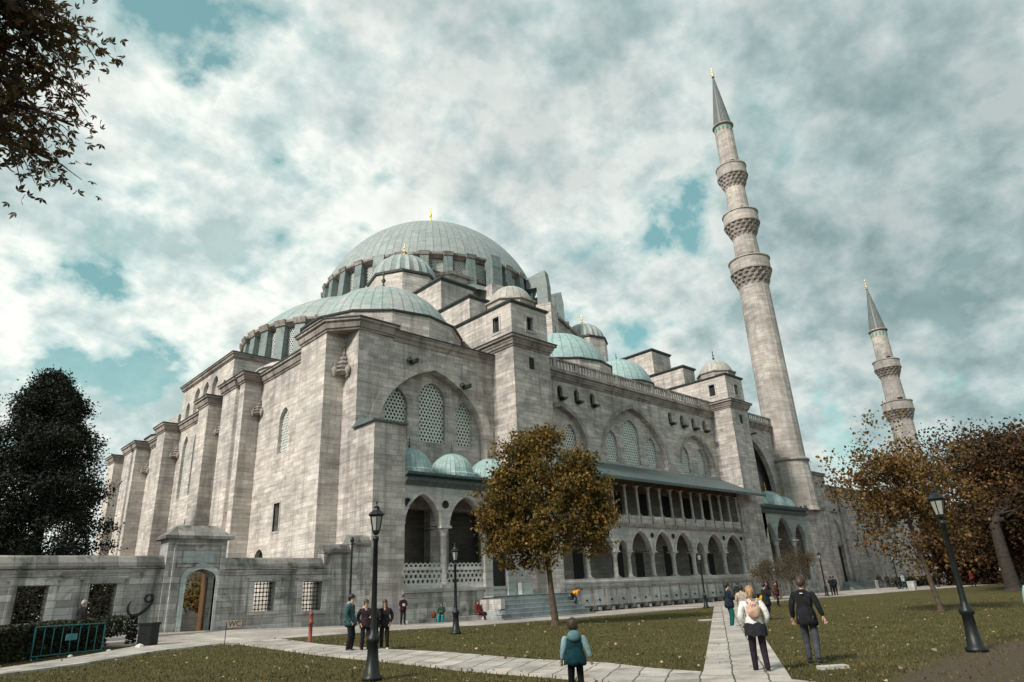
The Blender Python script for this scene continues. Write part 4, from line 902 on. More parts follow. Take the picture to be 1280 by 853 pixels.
# ------------------------------------------------------------------ vegetation
def leaf_cloud(centers, per, spread, size, seed, squash=.8):
    r = np.random.default_rng(seed); Cn = np.array(centers); idx = np.repeat(np.arange(len(Cn)), per)
    P = Cn[idx] + r.normal(size=(len(idx), 3)) * spread * np.array([1, 1, squash])
    return leafquads(P, size, r)
def branchy(m, p, d, L, r, depth, tips, rng, spread=.6, up=.15, segs=3, shrink=.68):
    pts = [Vector(p)]; rs = [r]; dd = Vector(d).normalized()
    for i in range(segs):
        dd = (dd + Vector((rng.uniform(-1, 1), rng.uniform(-1, 1), rng.uniform(-.6, 1) * .8 + up)) * .18).normalized()
        pts.append(pts[-1] + dd * L / segs); rs.append(r * (1 - .35 * (i + 1) / segs))
    m.path(pts, rs, 7 if depth > 1 else 5)
    if depth == 0: tips.append(tuple(pts[-1])); tips.append(tuple(pts[-2])); return
    for k in range(rng.choice((2, 3, 3))):
        ax = Vector((rng.uniform(-1, 1), rng.uniform(-1, 1), rng.uniform(-.5, .9))); nd = (dd * (1 - spread * .5) + ax * spread).normalized()
        q = pts[-1] if k < 2 else pts[rng.choice((1, 2))]
        branchy(m, q, nd, L * shrink * rng.uniform(.8, 1.15), rs[-1] * .72, depth - 1, tips, rng, spread, up, segs, shrink)
M['bark'] = plain('tree_bark', (.085, .06, .042), .9, var=.4, scale=4, bump=.8)
M['bark_dark'] = plain('dark_bark', (.035, .027, .022), .9, var=.4, scale=4, bump=.6)
M['autumn'] = leafmat('autumn_leaves', [(.07, .072, .022), (.12, .10, .028), (.20, .13, .03), (.33, .21, .05), (.18, .10, .028), (.08, .07, .025), (.25, .16, .042)], .4)
M['autumn_dark'] = leafmat('russet_leaves', [(.08, .05, .02), (.15, .088, .03), (.21, .125, .042), (.10, .062, .026), (.27, .165, .06)], .3)
M['russet'] = leafmat('dark_russet_leaves', [(.035, .024, .012), (.06, .034, .015), (.09, .045, .018), (.045, .03, .012)], .2)
M['conifer'] = leafmat('conifer_needles', [(.008, .012, .008), (.014, .02, .012), (.02, .026, .016)], .05)
M['hedge'] = leafmat('hedge_leaves', [(.012, .018, .009), (.025, .032, .014), (.05, .045, .02)], .1)
M['sil'] = leafmat('shaded_leaves', [(.06, .04, .018), (.10, .055, .022), (.045, .045, .02)], .3)
def crown_pts(c, rad, n, rng, hollow=.55, lump=.25):
    out = []; ph = [rng.uniform(0, 6.28) for _ in range(6)]
    while len(out) < n:
        v = Vector((rng.gauss(0, 1), rng.gauss(0, 1), rng.gauss(0, 1))).normalized()
        k = 1 + lump * (math.sin(3 * v.x * 2 + ph[0]) * .5 + math.sin(5 * v.y + ph[1]) * .4 + math.sin(6 * v.z + ph[2]) * .4)
        t = (hollow + (1 - hollow) * rng.random()) * k
        out.append((c[0] + v.x * rad[0] * t, c[1] + v.y * rad[1] * t, c[2] + v.z * rad[2] * t))
    return out
def broadleaf(name, label, cat, base, htrunk, rt, c, rad, nclump, per, size, spread, mat, bark, seed, lean=(0, 0), hollow=.55, grp=None, lump=.25, cl=None):
    rng = random.Random(seed); t = thing(name, label, cat, base, 0, grp)
    cl = cl or crown_pts(c, rad, nclump, rng, hollow, lump); nclump = len(cl)
    m = MB(); top = Vector((base[0] + lean[0], base[1] + lean[1], base[2] + htrunk))
    b = Vector(base); mid = (b + top) / 2 + Vector((rng.uniform(-.1, .1), rng.uniform(-.1, .1), 0))
    m.path([b - Vector((0, 0, .1)), b + Vector((0, 0, .25)), mid, top], [rt * 1.7, rt * 1.1, rt * .9, rt * .75], 10)
    for k in range(min(46, nclump)):
        e = Vector(cl[k * nclump // min(46, nclump)]); q = top.lerp(e, .45) + Vector((rng.uniform(-.3, .3), rng.uniform(-.3, .3), rng.uniform(.0, .5)))
        s0 = top.lerp(Vector((c[0], c[1], c[2] + rad[2] * .4)), rng.random() * .6); m.path([s0, q, e], [rt * .35, rt * .2, rt * .07], 5)
    m.path([top, Vector((c[0], c[1], c[2] + rad[2] * .5))], [rt * .75, rt * .3], 8)
    m.build('trunk', bark, t)
    o = fastmesh('crown', leaf_cloud(cl, per, spread, size, seed) - np.array(base), 4, mat); o.parent = t
    return t
def lobes(L, seed):
    g_ = random.Random(seed); o_ = []
    for c, r, n in L: o_ += crown_pts(c, (r, r, r * .92), n, g_, .35, .35)
    return o_
cx_, cy_ = 25.9, 25.2
def lf(d, z): return (cx_ - .73 * d, cy_ + .68 * d, z)
TC = lobes([(lf(0, 6.5), 2.5, 84), (lf(.5, 8.7), 1.7, 60), (lf(-.3, 9.6), .9, 18), (lf(2.0, 6.3), 1.75, 60), (lf(-2.0, 6.8), 1.9, 64), (lf(1.9, 4.4), 1.5, 46), (lf(-2.1, 4.7), 1.55, 46), (lf(.2, 4.3), 1.5, 36), (lf(2.9, 5.3), .9, 18), (lf(-3.0, 5.6), .9, 18), (lf(1.6, 7.9), 1.2, 30), (lf(-1.8, 8.2), 1.1, 26)], 5)
broadleaf('autumn_tree', 'rounded tree with green and golden leaves standing on the lawn before the porch', 'tree', (26.65, 25.6, .12), 2.9, .17, (25.9, 25.3, 6.65), (3.75, 3.75, 3.55), 0, 56, .17, .235, M['autumn'], M['bark'], 5, lean=(-.35, -.1), cl=TC)
broadleaf('autumn_tree', 'slender sparse tree with yellow brown leaves on the right lawn beside the leaning lamp', 'tree', (38.5, 11.3, 0), 4.6, .12, (37.9, 11.6, 5.9), (3.0, 3.1, 3.2), 200, 50, .17, .34, M['autumn_dark'], M['bark'], 8, lean=(-.8, .2), hollow=.3, lump=.45)
broadleaf('plane_tree', 'huge dark russet tree at the right edge with a thick trunk by the pavement', 'tree', (72, 15.2, .05), 5.5, .55, (77.6, 12.4, 8.2), (7.0, 7.6, 6.7), 900, 85, .27, .75, M['russet'], M['bark_dark'], 12, hollow=.3, lump=.35)
broadleaf('plane_tree', 'dark brown tree filling the right edge behind the huge russet one', 'tree', (98, 14, .05), 6, .5, (98, 13, 9), (12, 9, 8), 420, 50, .5, 1.1, M['russet'], M['bark_dark'], 15, hollow=.3, lump=.3)
# dark conifer beyond the garden wall
rng = random.Random(4); ct = thing('conifer_tree', 'tall black green conifer rising behind the garden wall at the left', 'tree', (9.3, 62, .7))
m = MB(); m.path([(9.3, 62, .5), (9.2, 62, 8), (8.4, 62, 18)], [.5, .35, .1], 8); m.build('trunk', M['bark_dark'], ct)
cl = []
for k in range(900):
    h = rng.random() ** .85; z = 2 + 17.6 * h; R = (4.7 * (1 - h ** 2.6) + .5) * (1 + .22 * math.sin(z * 1.9) + .12 * math.sin(z * 4.1)); a = rng.uniform(0, 2 * PI); q = math.sqrt(rng.random()) * R
    cl.append((9.0 - .04 * z + q * math.cos(a), 62 + q * math.sin(a), z))
o = fastmesh('crown', leaf_cloud(cl, 150, .42, .18, 4, .8) - np.array((9.3, 62, .7)), 4, M['conifer']); o.parent = ct
for (nm, lb, c, rad, n, mt, sd) in (('shrub', 'low dark brown shrub behind the wall between the conifer and the mosque', (13.6, 60, 2.7), (2.2, 2, 1.5), 60, M['russet'], 31), ('shrub', 'golden shrub seen through the open garden gate', (14.6, 42.0, 2.6), (1.5, 1.2, 1.5), 60, M['autumn'], 32), ('shrub', 'dark shrub behind the leftmost barred window', (5.2, 39.5, 2.0), (2.4, 1, 1.6), 80, M['hedge'], 33), ('shrub', 'dark shrub behind the barred window nearest the wall letter', (10.0, 40.2, 2.0), (2.0, 1, 1.6), 70, M['hedge'], 34)):
    rng = random.Random(sd); t = thing(nm, lb, 'shrub', (c[0], c[1], .6)); m = MB()
    cl = crown_pts(c, rad, n, rng, .2)
    for k in range(8): m.path([(c[0] + rng.uniform(-.2, .2), c[1] + rng.uniform(-.2, .2), .5), cl[k * 5]], [.04, .01], 5)
    m.build('stems', M['bark_dark'], t); o = fastmesh('foliage', leaf_cloud(cl, 40, .25, .16, sd) - np.array((c[0], c[1], .6)), 4, mt); o.parent = t
tag(MB().box(11.4, 15.5, 39.9, 40.3, .3, 1.55).build('low_wall', M['stone_warm']), 'low pale stone kerb wall behind the open garden gate', 'wall')
# bare multi-stemmed shrubs in front of the third bay
M['twig'] = plain('bare_twigs', (.12, .095, .07), .9, var=.3)
M['bud'] = leafmat('withered_leaves', [(.07, .055, .03), (.11, .085, .045), (.06, .05, .035)], .2)
for (x, y, h, nst, sd, lb) in ((66.3, 31.2, 4.6, 13, 5, 'bare many-stemmed shrub in front of the arches, tallest of the two'), (60.3, 30.4, 3.6, 10, 9, 'small brownish bare shrub just left of the taller bare shrub')):
    rng = random.Random(sd); t = thing('bare_shrub', lb, 'shrub', (x, y, .2)); m = MB(); tips = []
    for k in range(nst):
        a = rng.uniform(0, 2 * PI); s = rng.uniform(.25, .95); branchy(m, (x + .15 * math.cos(a), y + .15 * math.sin(a), .15), (math.cos(a) * s, math.sin(a) * s, 1.1), h * .42, .07, 3, tips, rng, .42, .3, 3, .62)
    m.build('stems', M['twig'], t); o = fastmesh('foliage', leaf_cloud(tips, 9, .22, .10, sd) - np.array((x, y, .2)), 4, M['bud']); o.parent = t
# branch of a nearby tree reaching in at the top left
ot = thing('overhanging_tree', 'dark leafy branches reaching in against the sky at the top left corner', 'tree', (-2.2, 6.4, 0)); rng = random.Random(21)
m = MB(); m.path([(-2.2, 6.4, -.1), (-2.15, 6.4, 2.5), (-1.9, 6.5, 5.0), (-1.5, 6.7, 7.2), (-1.0, 7.0, 9.0)], [.3, .22, .18, .14, .06], 10)
tips = []
tw = [((-1.8, 6.5, 5.6), (.62, 8.1, 6.6)), ((-1.7, 6.6, 6.0), (.75, 8.2, 7.2)), ((-1.8, 6.5, 5.8), (-.1, 7.1, 6.0)), ((-1.3, 6.8, 7.6), (.25, 7.1, 7.3)), ((-1.5, 6.7, 6.6), (.6, 7.8, 7.45)), ((-1.6, 6.7, 6.3), (.1, 7.3, 6.9)), ((-1.3, 6.8, 7.4), (-.1, 6.95, 7.6)), ((-1.6, 6.6, 6.0), (-.1, 7.1, 6.3)), ((-1.75, 6.6, 5.9), (.05, 7.2, 7.3)), ((-1.5, 6.7, 7.0), (.55, 7.5, 7.9)), ((-1.5, 6.7, 7.0), (.1, 7.0, 7.75)), ((-1.8, 6.5, 5.6), (.35, 7.5, 6.75)), ((-1.9, 6.5, 5.2), (.1, 7.4, 6.4)), ((-1.2, 6.9, 8.0), (.1, 7.1, 8.2))]
for a, b in tw:
    a = Vector(a); b = Vector(b); mid = a.lerp(b, .5) + Vector((0, 0, .15)); m.path([a, mid, b], [.06, .035, .015], 6)
    for q in range(30):
        s = a.lerp(b, rng.uniform(.25, 1.0)); e = s + Vector((rng.uniform(-.05, .5), rng.uniform(-.3, .3), rng.uniform(-.42, .26)));
        m.path([s, s.lerp(e, .5) + Vector((0, 0, .04)), e], [.010, .007, .004], 4)
        for u in range(3): tips.append(tuple(s.lerp(e, .4 + .3 * u)))
m.build('trunk', M['bark_dark'], ot)
r = np.random.default_rng(9); cln = np.array(tips); P = cln[np.repeat(np.arange(len(cln)), 4)] + r.normal(size=(len(cln) * 4, 3)) * .10
# star shaped plane leaves: three blades each
sz = .088; n = len(P); d = r.normal(size=(n, 3)); d[:, 2] -= .5; d /= np.linalg.norm(d, axis=1)[:, None]; e = r.normal(size=(n, 3)); e -= d * (e * d).sum(1)[:, None]; e /= np.linalg.norm(e, axis=1)[:, None]
Q = []
for k in (-.85, 0, .85):
    dk = d * math.cos(k) + e * math.sin(k); ek = -d * math.sin(k) + e * math.cos(k); L = sz * (1.0 if k == 0 else .8) * (.7 + .6 * r.random(n))[:, None]
    Q.append(np.stack([P, P + dk * L * .5 + ek * L * .2, P + dk * L, P + dk * L * .5 - ek * L * .2], 1).reshape(-1, 3))
o = fastmesh('foliage', np.concatenate(Q) - np.array((-2.2, 6.4, 0)), 4, M['sil']); o.parent = ot
# clipped hedge at the left with barrier, planter
hd = thing('hedge', 'clipped dark hedge along the path at the far left below the wall windows', 'hedge', (5, 28, .5))
def hz(x): return gz(x, 28)
P = []
r = np.random.default_rng(5)
n = 26000; u = r.random(n); v = r.random(n); w = r.random(n); ff = r.integers(0, 3, n)
hx0, hy0, hx1, hy1 = -4.0, 20.6, 8.5, 30.9
dx, dy = hx1 - hx0, hy1 - hy0; L = math.hypot(dx, dy); nxh, nyh = -dy / L, dx / L
vv = np.where(ff == 0, v * .06, np.where(ff == 1, 1 - v * .06, v)); ww = np.where(ff == 2, 1 - w * .05, w)
X = hx0 + dx * u + nxh * vv * 1.5 ; Y = hy0 + dy * u + nyh * vv * 1.5; Z = np.array([gz(a, b) for a, b in zip(X, Y)]) + ww * (.98 + .05 * np.sin(u * 40)) + r.normal(size=n) * .02
gap = (u > .90) & (u < .965) & (ww < .42)
Pp = np.stack([X, Y, Z], 1)[~gap]
o = fastmesh('foliage', leafquads(Pp, .11, r) - np.array((5, 28, .5)), 4, M['hedge']); o.parent = hd
m = MB()
m.add([(hx0 + dx * a + nxh * b, hy0 + dy * a + nyh * b, z_) for z_ in (.2, 1.32) for a, b in ((0, .1), (.89, .1), (.89, 1.4), (0, 1.4))], [(0,3,2,1),(4,5,6,7),(0,1,5,4),(1,2,6,5),(2,3,7,6),(3,0,4,7)]); m.build('inner_twigs', M['bark_dark'], hd)
pl = thing('planter_box', 'black square planter box at the end of the hedge near the gate', 'planter', (8.42, 29.2, gz(8.3, 29)), .69); local(pl)
m = MB(); m.box(-.25, .25, -.25, .25, 0, .8); m.build('box', M['iron'], pl); m = MB(); m.box(-.28, .28, -.28, .28, .78, .85); m.build('rim', M['iron'], pl)
M['teal_paint'] = plain('teal_paint', (.008, .085, .095), .45, var=.25)
a0 = Vector((4.5, 27.2, 0)); a1 = Vector((6.75, 28.55, 0)); a0.z = gz(4.5, 27.2); ang = math.atan2(a1.y - a0.y, a1.x - a0.x); Lb = (a1 - a0).length
bt = thing('crowd_barrier', 'teal metal crowd barrier standing in front of the dark hedge', 'barrier', a0, ang); local(bt)
m = MB(); m.tube((0, 0, .12), (Lb, 0, .12), .022); m.tube((0, 0, .98), (Lb, 0, .98), .025); m.tube((0, 0, .0), (0, 0, .98), .025); m.tube((Lb, 0, 0), (Lb, 0, .98), .025); m.build('frame', M['teal_paint'], bt)
for k in range(7): m = MB(); m.tube((Lb * (k + 1) / 8, 0, .12), (Lb * (k + 1) / 8, 0, .98), .014); m.build('bar', M['teal_paint'], bt)
m = MB(); m.box(Lb * .42, Lb * .58, -.04, -.02, .52, .72); m.build('name_plate', plain('pale_teal_plate', (.05, .20, .22), .5), bt)
for k in (0.08, .92): m = MB(); m.tube((Lb * k, -.3, .02), (Lb * k, .3, .02), .02); m.tube((Lb * k, 0, .02), (Lb * k, 0, .12), .02); m.build('foot', M['teal_paint'], bt)
for (x, y, s) in ((8.0, 28.6, .16), (5.6, 27.3, .08), (6.9, 28.1, .09)):
    q = MB(); q.rev([(.001, 0), (s, s * .1), (s * .8, s * .7), (.001, s)], (0, 0), 7, smooth=False); o = q.build('pale_rag' if s > .1 else 'litter_scrap', M['lattice']); o.location = (x, y, gz(x, y) + .02)
    tag(o, {.16: 'crumpled pale cloth on the ground under the hedge gap', .08: 'small pale scrap of litter below the middle of the barrier', .09: 'small pale scrap of litter right of the barrier'}[s], 'litter')

# hydrant post, WC sign, bin, papers
M['red'] = plain('faded_red_paint', (.22, .055, .035), .6, var=.3)
t = thing('red_post', 'faded red hydrant post on the grass before the garden wall', 'post', (13.2, 25.75, gz(13.2, 25.7)))
m = MB(); m.rev([(.10, 0), (.10, .08), (.07, .1), (.07, .62), (.095, .64), (.095, .72), (.07, .74), (.07, .95), (.085, .97), (.085, 1.02), (.05, 1.1), (.001, 1.12)], (13.2, 25.75), 16); m.v = [(a, b, c + gz(13.2, 25.7)) for a, b, c in m.v]; m.build('post', M['red'], t)
z0 = gz(13.2, 25.7) + .68; m = MB(); m.tube((13.08, 25.67, z0), (13.32, 25.83, z0), .045); m.build('outlet', M['red'], t)
t = thing('wc_sign', 'small WC sign on a thin stake beside the path', 'sign', (10.5, 27.0, gz(10.5, 27)), math.atan2(.679, -.733) + PI); local(t)
m = MB(); m.tube((-.06, 0, 0), (-.06, 0, .78), .014); m.build('stake', M['iron'], t)
m = MB(); m.box(-.02, .52, -.012, .012, .6, .86); m.build('board', plain('beige_board', (.20, .17, .13), .7), t)
def text(body, size, mat, parent, loc, rot, name='lettering', ext=.004):
    cu = bpy.data.curves.new(name, 'FONT'); cu.body = body; cu.size = size; cu.extrude = ext; cu.align_x = 'CENTER'; cu.align_y = 'CENTER'
    o = bpy.data.objects.new(name, cu); C.objects.link(o); o.parent = parent; o.location = loc; o.rotation_euler = rot; cu.materials.append(mat); return o
text('WC', .27, plain('dark_brown_letter', (.03, .018, .01), .6), t, (.25, -.017, .73), (PI / 2, 0, 0))
t = thing('litter_bin', 'small stone litter bin at the edge of the pavement far right', 'bin', (84.5, 27.0, gz(84, 27)))
m = MB(); m.rev([(.38, .15), (.45, .5), (.5, 1.1), (.42, 1.12), (.38, .6)], (84.5, 27), 8, smooth=False); m.build('basin', M['marble'], t)
for x, y, w, lb in ((31.5, 19.76, .32, 'pale stone slab lying on the lawn left of the straight path'), (14.94, 6.64, .2, 'pale flat stone lying in the worn grass at the bottom right')):
    q = MB(); q.prism([(-w * 1.6, -w * .6), (w * 1.5, -w * .7), (w * 1.7, w * .5), (-w * 1.3, w * .7)], 0, .06); o = q.build('stone_slab', M['marble']); o.location = (x, y, gz(x, y)); o.rotation_euler = (0, 0, -.6); tag(o, lb, 'stone slab')
M['wet_stone'] = plain('damp_dark_stone', (.07, .068, .062), .8, var=.4, scale=3)
s0 = None
for k in range(17):
    x = 40.2 + k * 1.6
    if s0 is None:
        s0 = thing('stone_seat', 'low dark stone seat in the row before the fountain wall taps', 'seat', (x, GY - 1.3, gz(x, 35) + .05), 0, 'stone seats along the fountain wall'); local(s0)
        MB().box(-.62, .62, -.2, .2, .3, .42).build('seat', M['wet_stone'], s0)
        for sx in (-.5, .5): MB().box(sx - .09, sx + .09, -.17, .17, 0, .3).build('leg', M['wet_stone'], s0)
    else: c = copy_tree(s0); c.location = (x, GY - 1.3, gz(x, 35) + .05)

# ------------------------------------------------------------------ lamps
M['lampglass'] = plain('frosted_lamp_glass', (.30, .30, .28), .35, var=.15)
def lamp(label, x, y, h, grp='cast iron lamp posts'):
    z = gz(x, y); t = thing('lamp_post', label, 'lamp post', (x, y, z), 0, grp)
    m = MB(); m.rev([(.001, z), (.23, z), (.23, z + .08), (.17, z + .12), (.13, z + .5), (.12, z + .78), (.16, z + .82), (.16, z + .9), (.085, z + .98), (.075, z + 1.1), (.07, z + 1.2), (.055, z + h - .85), (.075, z + h - .83), (.075, z + h - .75), (.04, z + h - .72)], (x, y), 14); m.build('post', M['iron'], t)
    l = MB(); zb, zt = z + h - .60, z + h - .24
    l.rev([(.04, zb - .1), (.09, zb - .05), (.10, zb)], (x, y), 6, smooth=False)
    for q in range(6):
        a = q * PI / 3; l.tube((x + .10 * math.cos(a), y + .10 * math.sin(a), zb), (x + .165 * math.cos(a), y + .165 * math.sin(a), zt), .012, n=4)
    l.rev([(.165, zt - .015), (.185, zt), (.225, zt + .02), (.2, zt + .05), (.1, zt + .13), (.075, zt + .18), (.085, zt + .21), (.03, zt + .24), (.018, zt + .29), (.035, zt + .32), (.001, zt + .38)], (x, y), 6, smooth=False)
    lo = l.build('lantern', M['iron'], t)
    g = MB(); g.rev([(.088, zb + .01), (.15, zt - .02)], (x, y), 6, smooth=False); g.build('lamp_glass', M['lampglass'], lo)
    return t
lamp('black lamp post in the foreground in front of the group of four people', 9.09, 14.63, 3.9)
lamp('black lamp post on the lawn edge in front of the large porch arches', 19.3, 24.47, 3.62)
lamp('black lamp post before the middle of the fountain arcade', 45.97, 28.79, 3.95)
lamp('black lamp post beside the bare shrubs, left of the courtyard portal', 68.2, 29.4, 4.05)
lamp('large black lamp post in the foreground at the right', 19.1, 5.08, 3.65)
lamp('distant black lamp post behind the slender orange tree, left one', 92.5, 31.0, 4.0)
lamp('distant black lamp post right beside the litter bin', 97.5, 28.2, 4.2)
t = thing('light_pole', 'thin black light pole by the garden wall behind the group of four', 'light pole', (20.6, 35.7, gz(20.6, 35.7)))
m = MB(); m.tube((20.6, 35.7, .4), (20.6, 35.7, 5.0), .07, .055); m.build('pole', M['iron'], t); m = MB(); m.rev([(.001, 4.98), (.11, 5.0), (.12, 5.12), (.06, 5.25), (.001, 5.28)], (20.6, 35.7), 12); m.build('lamp_head', M['iron'], t)
# far right background: low wall, hedge
tag(MB().poly2([(-60, 0), (33, 0), (33, 3.6), (-60, 3.6)], [rect(30 - 6 * k, 31.6 - 6 * k, 1.2, 2.6) for k in range(12)], 'X', 116, .6).build('boundary_wall', M['stone_dark']), 'pale boundary wall with window openings closing the lawn at the far right', 'wall')
tag(MB().box(100, 190, 36, 36.4, 0, 1.3).build('low_wall', M['stone_dark']), 'low dark stone wall at the end of the courtyard under the trees', 'wall')
hq = np.random.default_rng(8); n = 9000; Pq = np.stack([100 + hq.random(n) * 60, 33 + hq.random(n) * 1.5, .2 + hq.random(n) * 1.3], 1)
tag(fastmesh('hedge', leafquads(Pq, .3, hq), 4, M['hedge']), 'long low dark hedge in front of the courtyard at the far right', 'hedge')

for i, (x, y, hh, rx, sd, lb) in enumerate(((108, 27.5, 10, 6.5, 41, 'far dark brown tree on the pavement corner behind the slender tree'), (118, 2, 12, 10, 42, 'far dark brown tree low at the right picture edge'), (108, 19, 11, 7.5, 43, 'dark tree behind the huge russet crown, left of its trunk'), (150, 5, 12, 13, 44, 'far brown tree between the huge russet trunk and the picture edge'))):
    broadleaf('distant_tree', lb, 'tree', (x, y, 0), 3.5, .35, (x, y, hh * .55), (rx, rx * .8, hh * .5), 220, 40, .6, 1.2, M['russet'], M['bark_dark'], sd, hollow=.2, grp='trees beyond the courtyard')

# patches of clearer, thicker, brighter and duller cloud: (direction, inner, outer radius, weight)
CLEAR = [(0.764, 0.420, 0.490, 0.012, 0.090, 0.150), (0.746, 0.465, 0.478, 0.000, 0.066, 0.094), (0.855, 0.132, 0.501, 0.000, 0.066, 0.159), (0.876, 0.159, 0.455, 0.000, 0.048, 0.112), (0.760, 0.283, 0.585, 0.000, 0.054, 0.122), (0.795, 0.295, 0.530, 0.000, 0.036, 0.094), (0.826, 0.272, 0.493, 0.000, 0.030, 0.075), (0.332, 0.806, 0.491, 0.000, 0.048, 0.084), (0.435, 0.703, 0.563, 0.000, 0.046, 0.094), (0.369, 0.724, 0.583, 0.000, 0.036, 0.066), (0.262, 0.808, 0.528, 0.000, 0.042, 0.075), (0.141, 0.904, 0.403, 0.000, 0.054, 0.075), (0.247, 0.917, 0.315, 0.000, 0.084, 0.112), (0.064, 0.877, 0.476, 0.000, 0.054, 0.066), (0.176, 0.942, 0.286, 0.000, 0.072, 0.094), (0.292, 0.857, 0.424, 0.000, 0.048, 0.075), (0.139, 0.713, 0.687, 0.000, 0.042, 0.094), (0.548, 0.605, 0.577, 0.000, 0.036, 0.056), (0.067, 0.914, 0.400, 0.000, 0.060, 0.075)]
THICK = [(0.753, 0.168, 0.636, 0.000, 0.398, 0.13), (0.909, 0.189, 0.371, 0.000, 0.277, 0.14), (0.524, 0.521, 0.674, 0.060, 0.361, 0.1), (0.592, 0.604, 0.533, 0.000, 0.181, 0.08), (0.878, 0.340, 0.336, 0.000, 0.241, 0.12), (0.076, 0.813, 0.578, 0.000, 0.241, 0.06), (0.04, 0.807, 0.59, 0.0, 0.4, 0.03), (0.137, 0.899, 0.416, 0.0, 0.3, 0.035), (0.211, 0.92, 0.331, 0.0, 0.3, 0.03)]
BRIGHT = [(0.588, 0.599, 0.543, 0.000, 0.217, 0.21), (0.053, 0.836, 0.546, 0.000, 0.506, 0.33), (0.296, 0.845, 0.445, 0.000, 0.313, 0.29), (0.174, 0.951, 0.256, 0.000, 0.301, 0.29), (0.898, 0.129, 0.420, 0.000, 0.096, 0.17)]
DIM = [(0.721, 0.199, 0.664, 0.000, 0.506, 0.68), (0.956, 0.195, 0.220, 0.000, 0.506, 0.77), (0.467, 0.487, 0.738, 0.000, 0.241, 0.36), (0.853, 0.028, 0.521, 0.000, 0.301, 0.36)]

# ------------------------------------------------------------------ people
def cloth(name, col, rough=.85): return plain(name, col, rough, var=.4, scale=9, spec=.12, bump=1.0)
SK = [plain('skin_light', (.42, .25, .18), .55, var=.08), plain('skin_tan', (.30, .17, .115), .55, var=.08)]
HAIRM = {'black': plain('black_hair', (.012, .010, .010), .5), 'brown': plain('brown_hair', (.05, .027, .015), .5), 'blonde': plain('blonde_hair', (.34, .19, .09), .5), 'grey': plain('pale_hair', (.40, .34, .28), .6)}
CM = {}
def cm(name, col):
    if name not in CM: CM[name] = cloth(name, col)
    return CM[name]
def skin(name, pts, edges, rad, mat, parent, root=0, sub=2):
    me = bpy.data.meshes.new(name); me.from_pydata([tuple(p) for p in pts], edges, []); me.update()
    o = bpy.data.objects.new(name, me); C.objects.link(o); o.parent = parent
    md = o.modifiers.new('skin', 'SKIN'); md.use_smooth_shade = True; md.branch_smoothing = .6
    for i, v in enumerate(me.skin_vertices[0].data): v.radius = rad[i] if isinstance(rad[i], tuple) else (rad[i], rad[i]); v.use_root = (i == root); v.use_loose = False
    s = o.modifiers.new('sub', 'SUBSURF'); s.levels = sub; s.render_levels = sub
    me.materials.append(mat); return o
def ell(mb, c, r, n=12, m=8, z0=-1, z1=1):
    prof = []
    for i in range(m + 1):
        t = z0 + (z1 - z0) * i / m; t = max(-1, min(1, t)); prof.append((math.sqrt(max(0, 1 - t * t)) + 1e-4, t))
    vs = [(c[0] + r[0] * p * math.cos(2 * PI * k / n), c[1] + r[1] * p * math.sin(2 * PI * k / n), c[2] + r[2] * t) for p, t in prof for k in range(n)]
    mb.add(vs, [(j * n + k, j * n + (k + 1) % n, (j + 1) * n + (k + 1) % n, (j + 1) * n + k) for j in range(m) for k in range(n)], True)
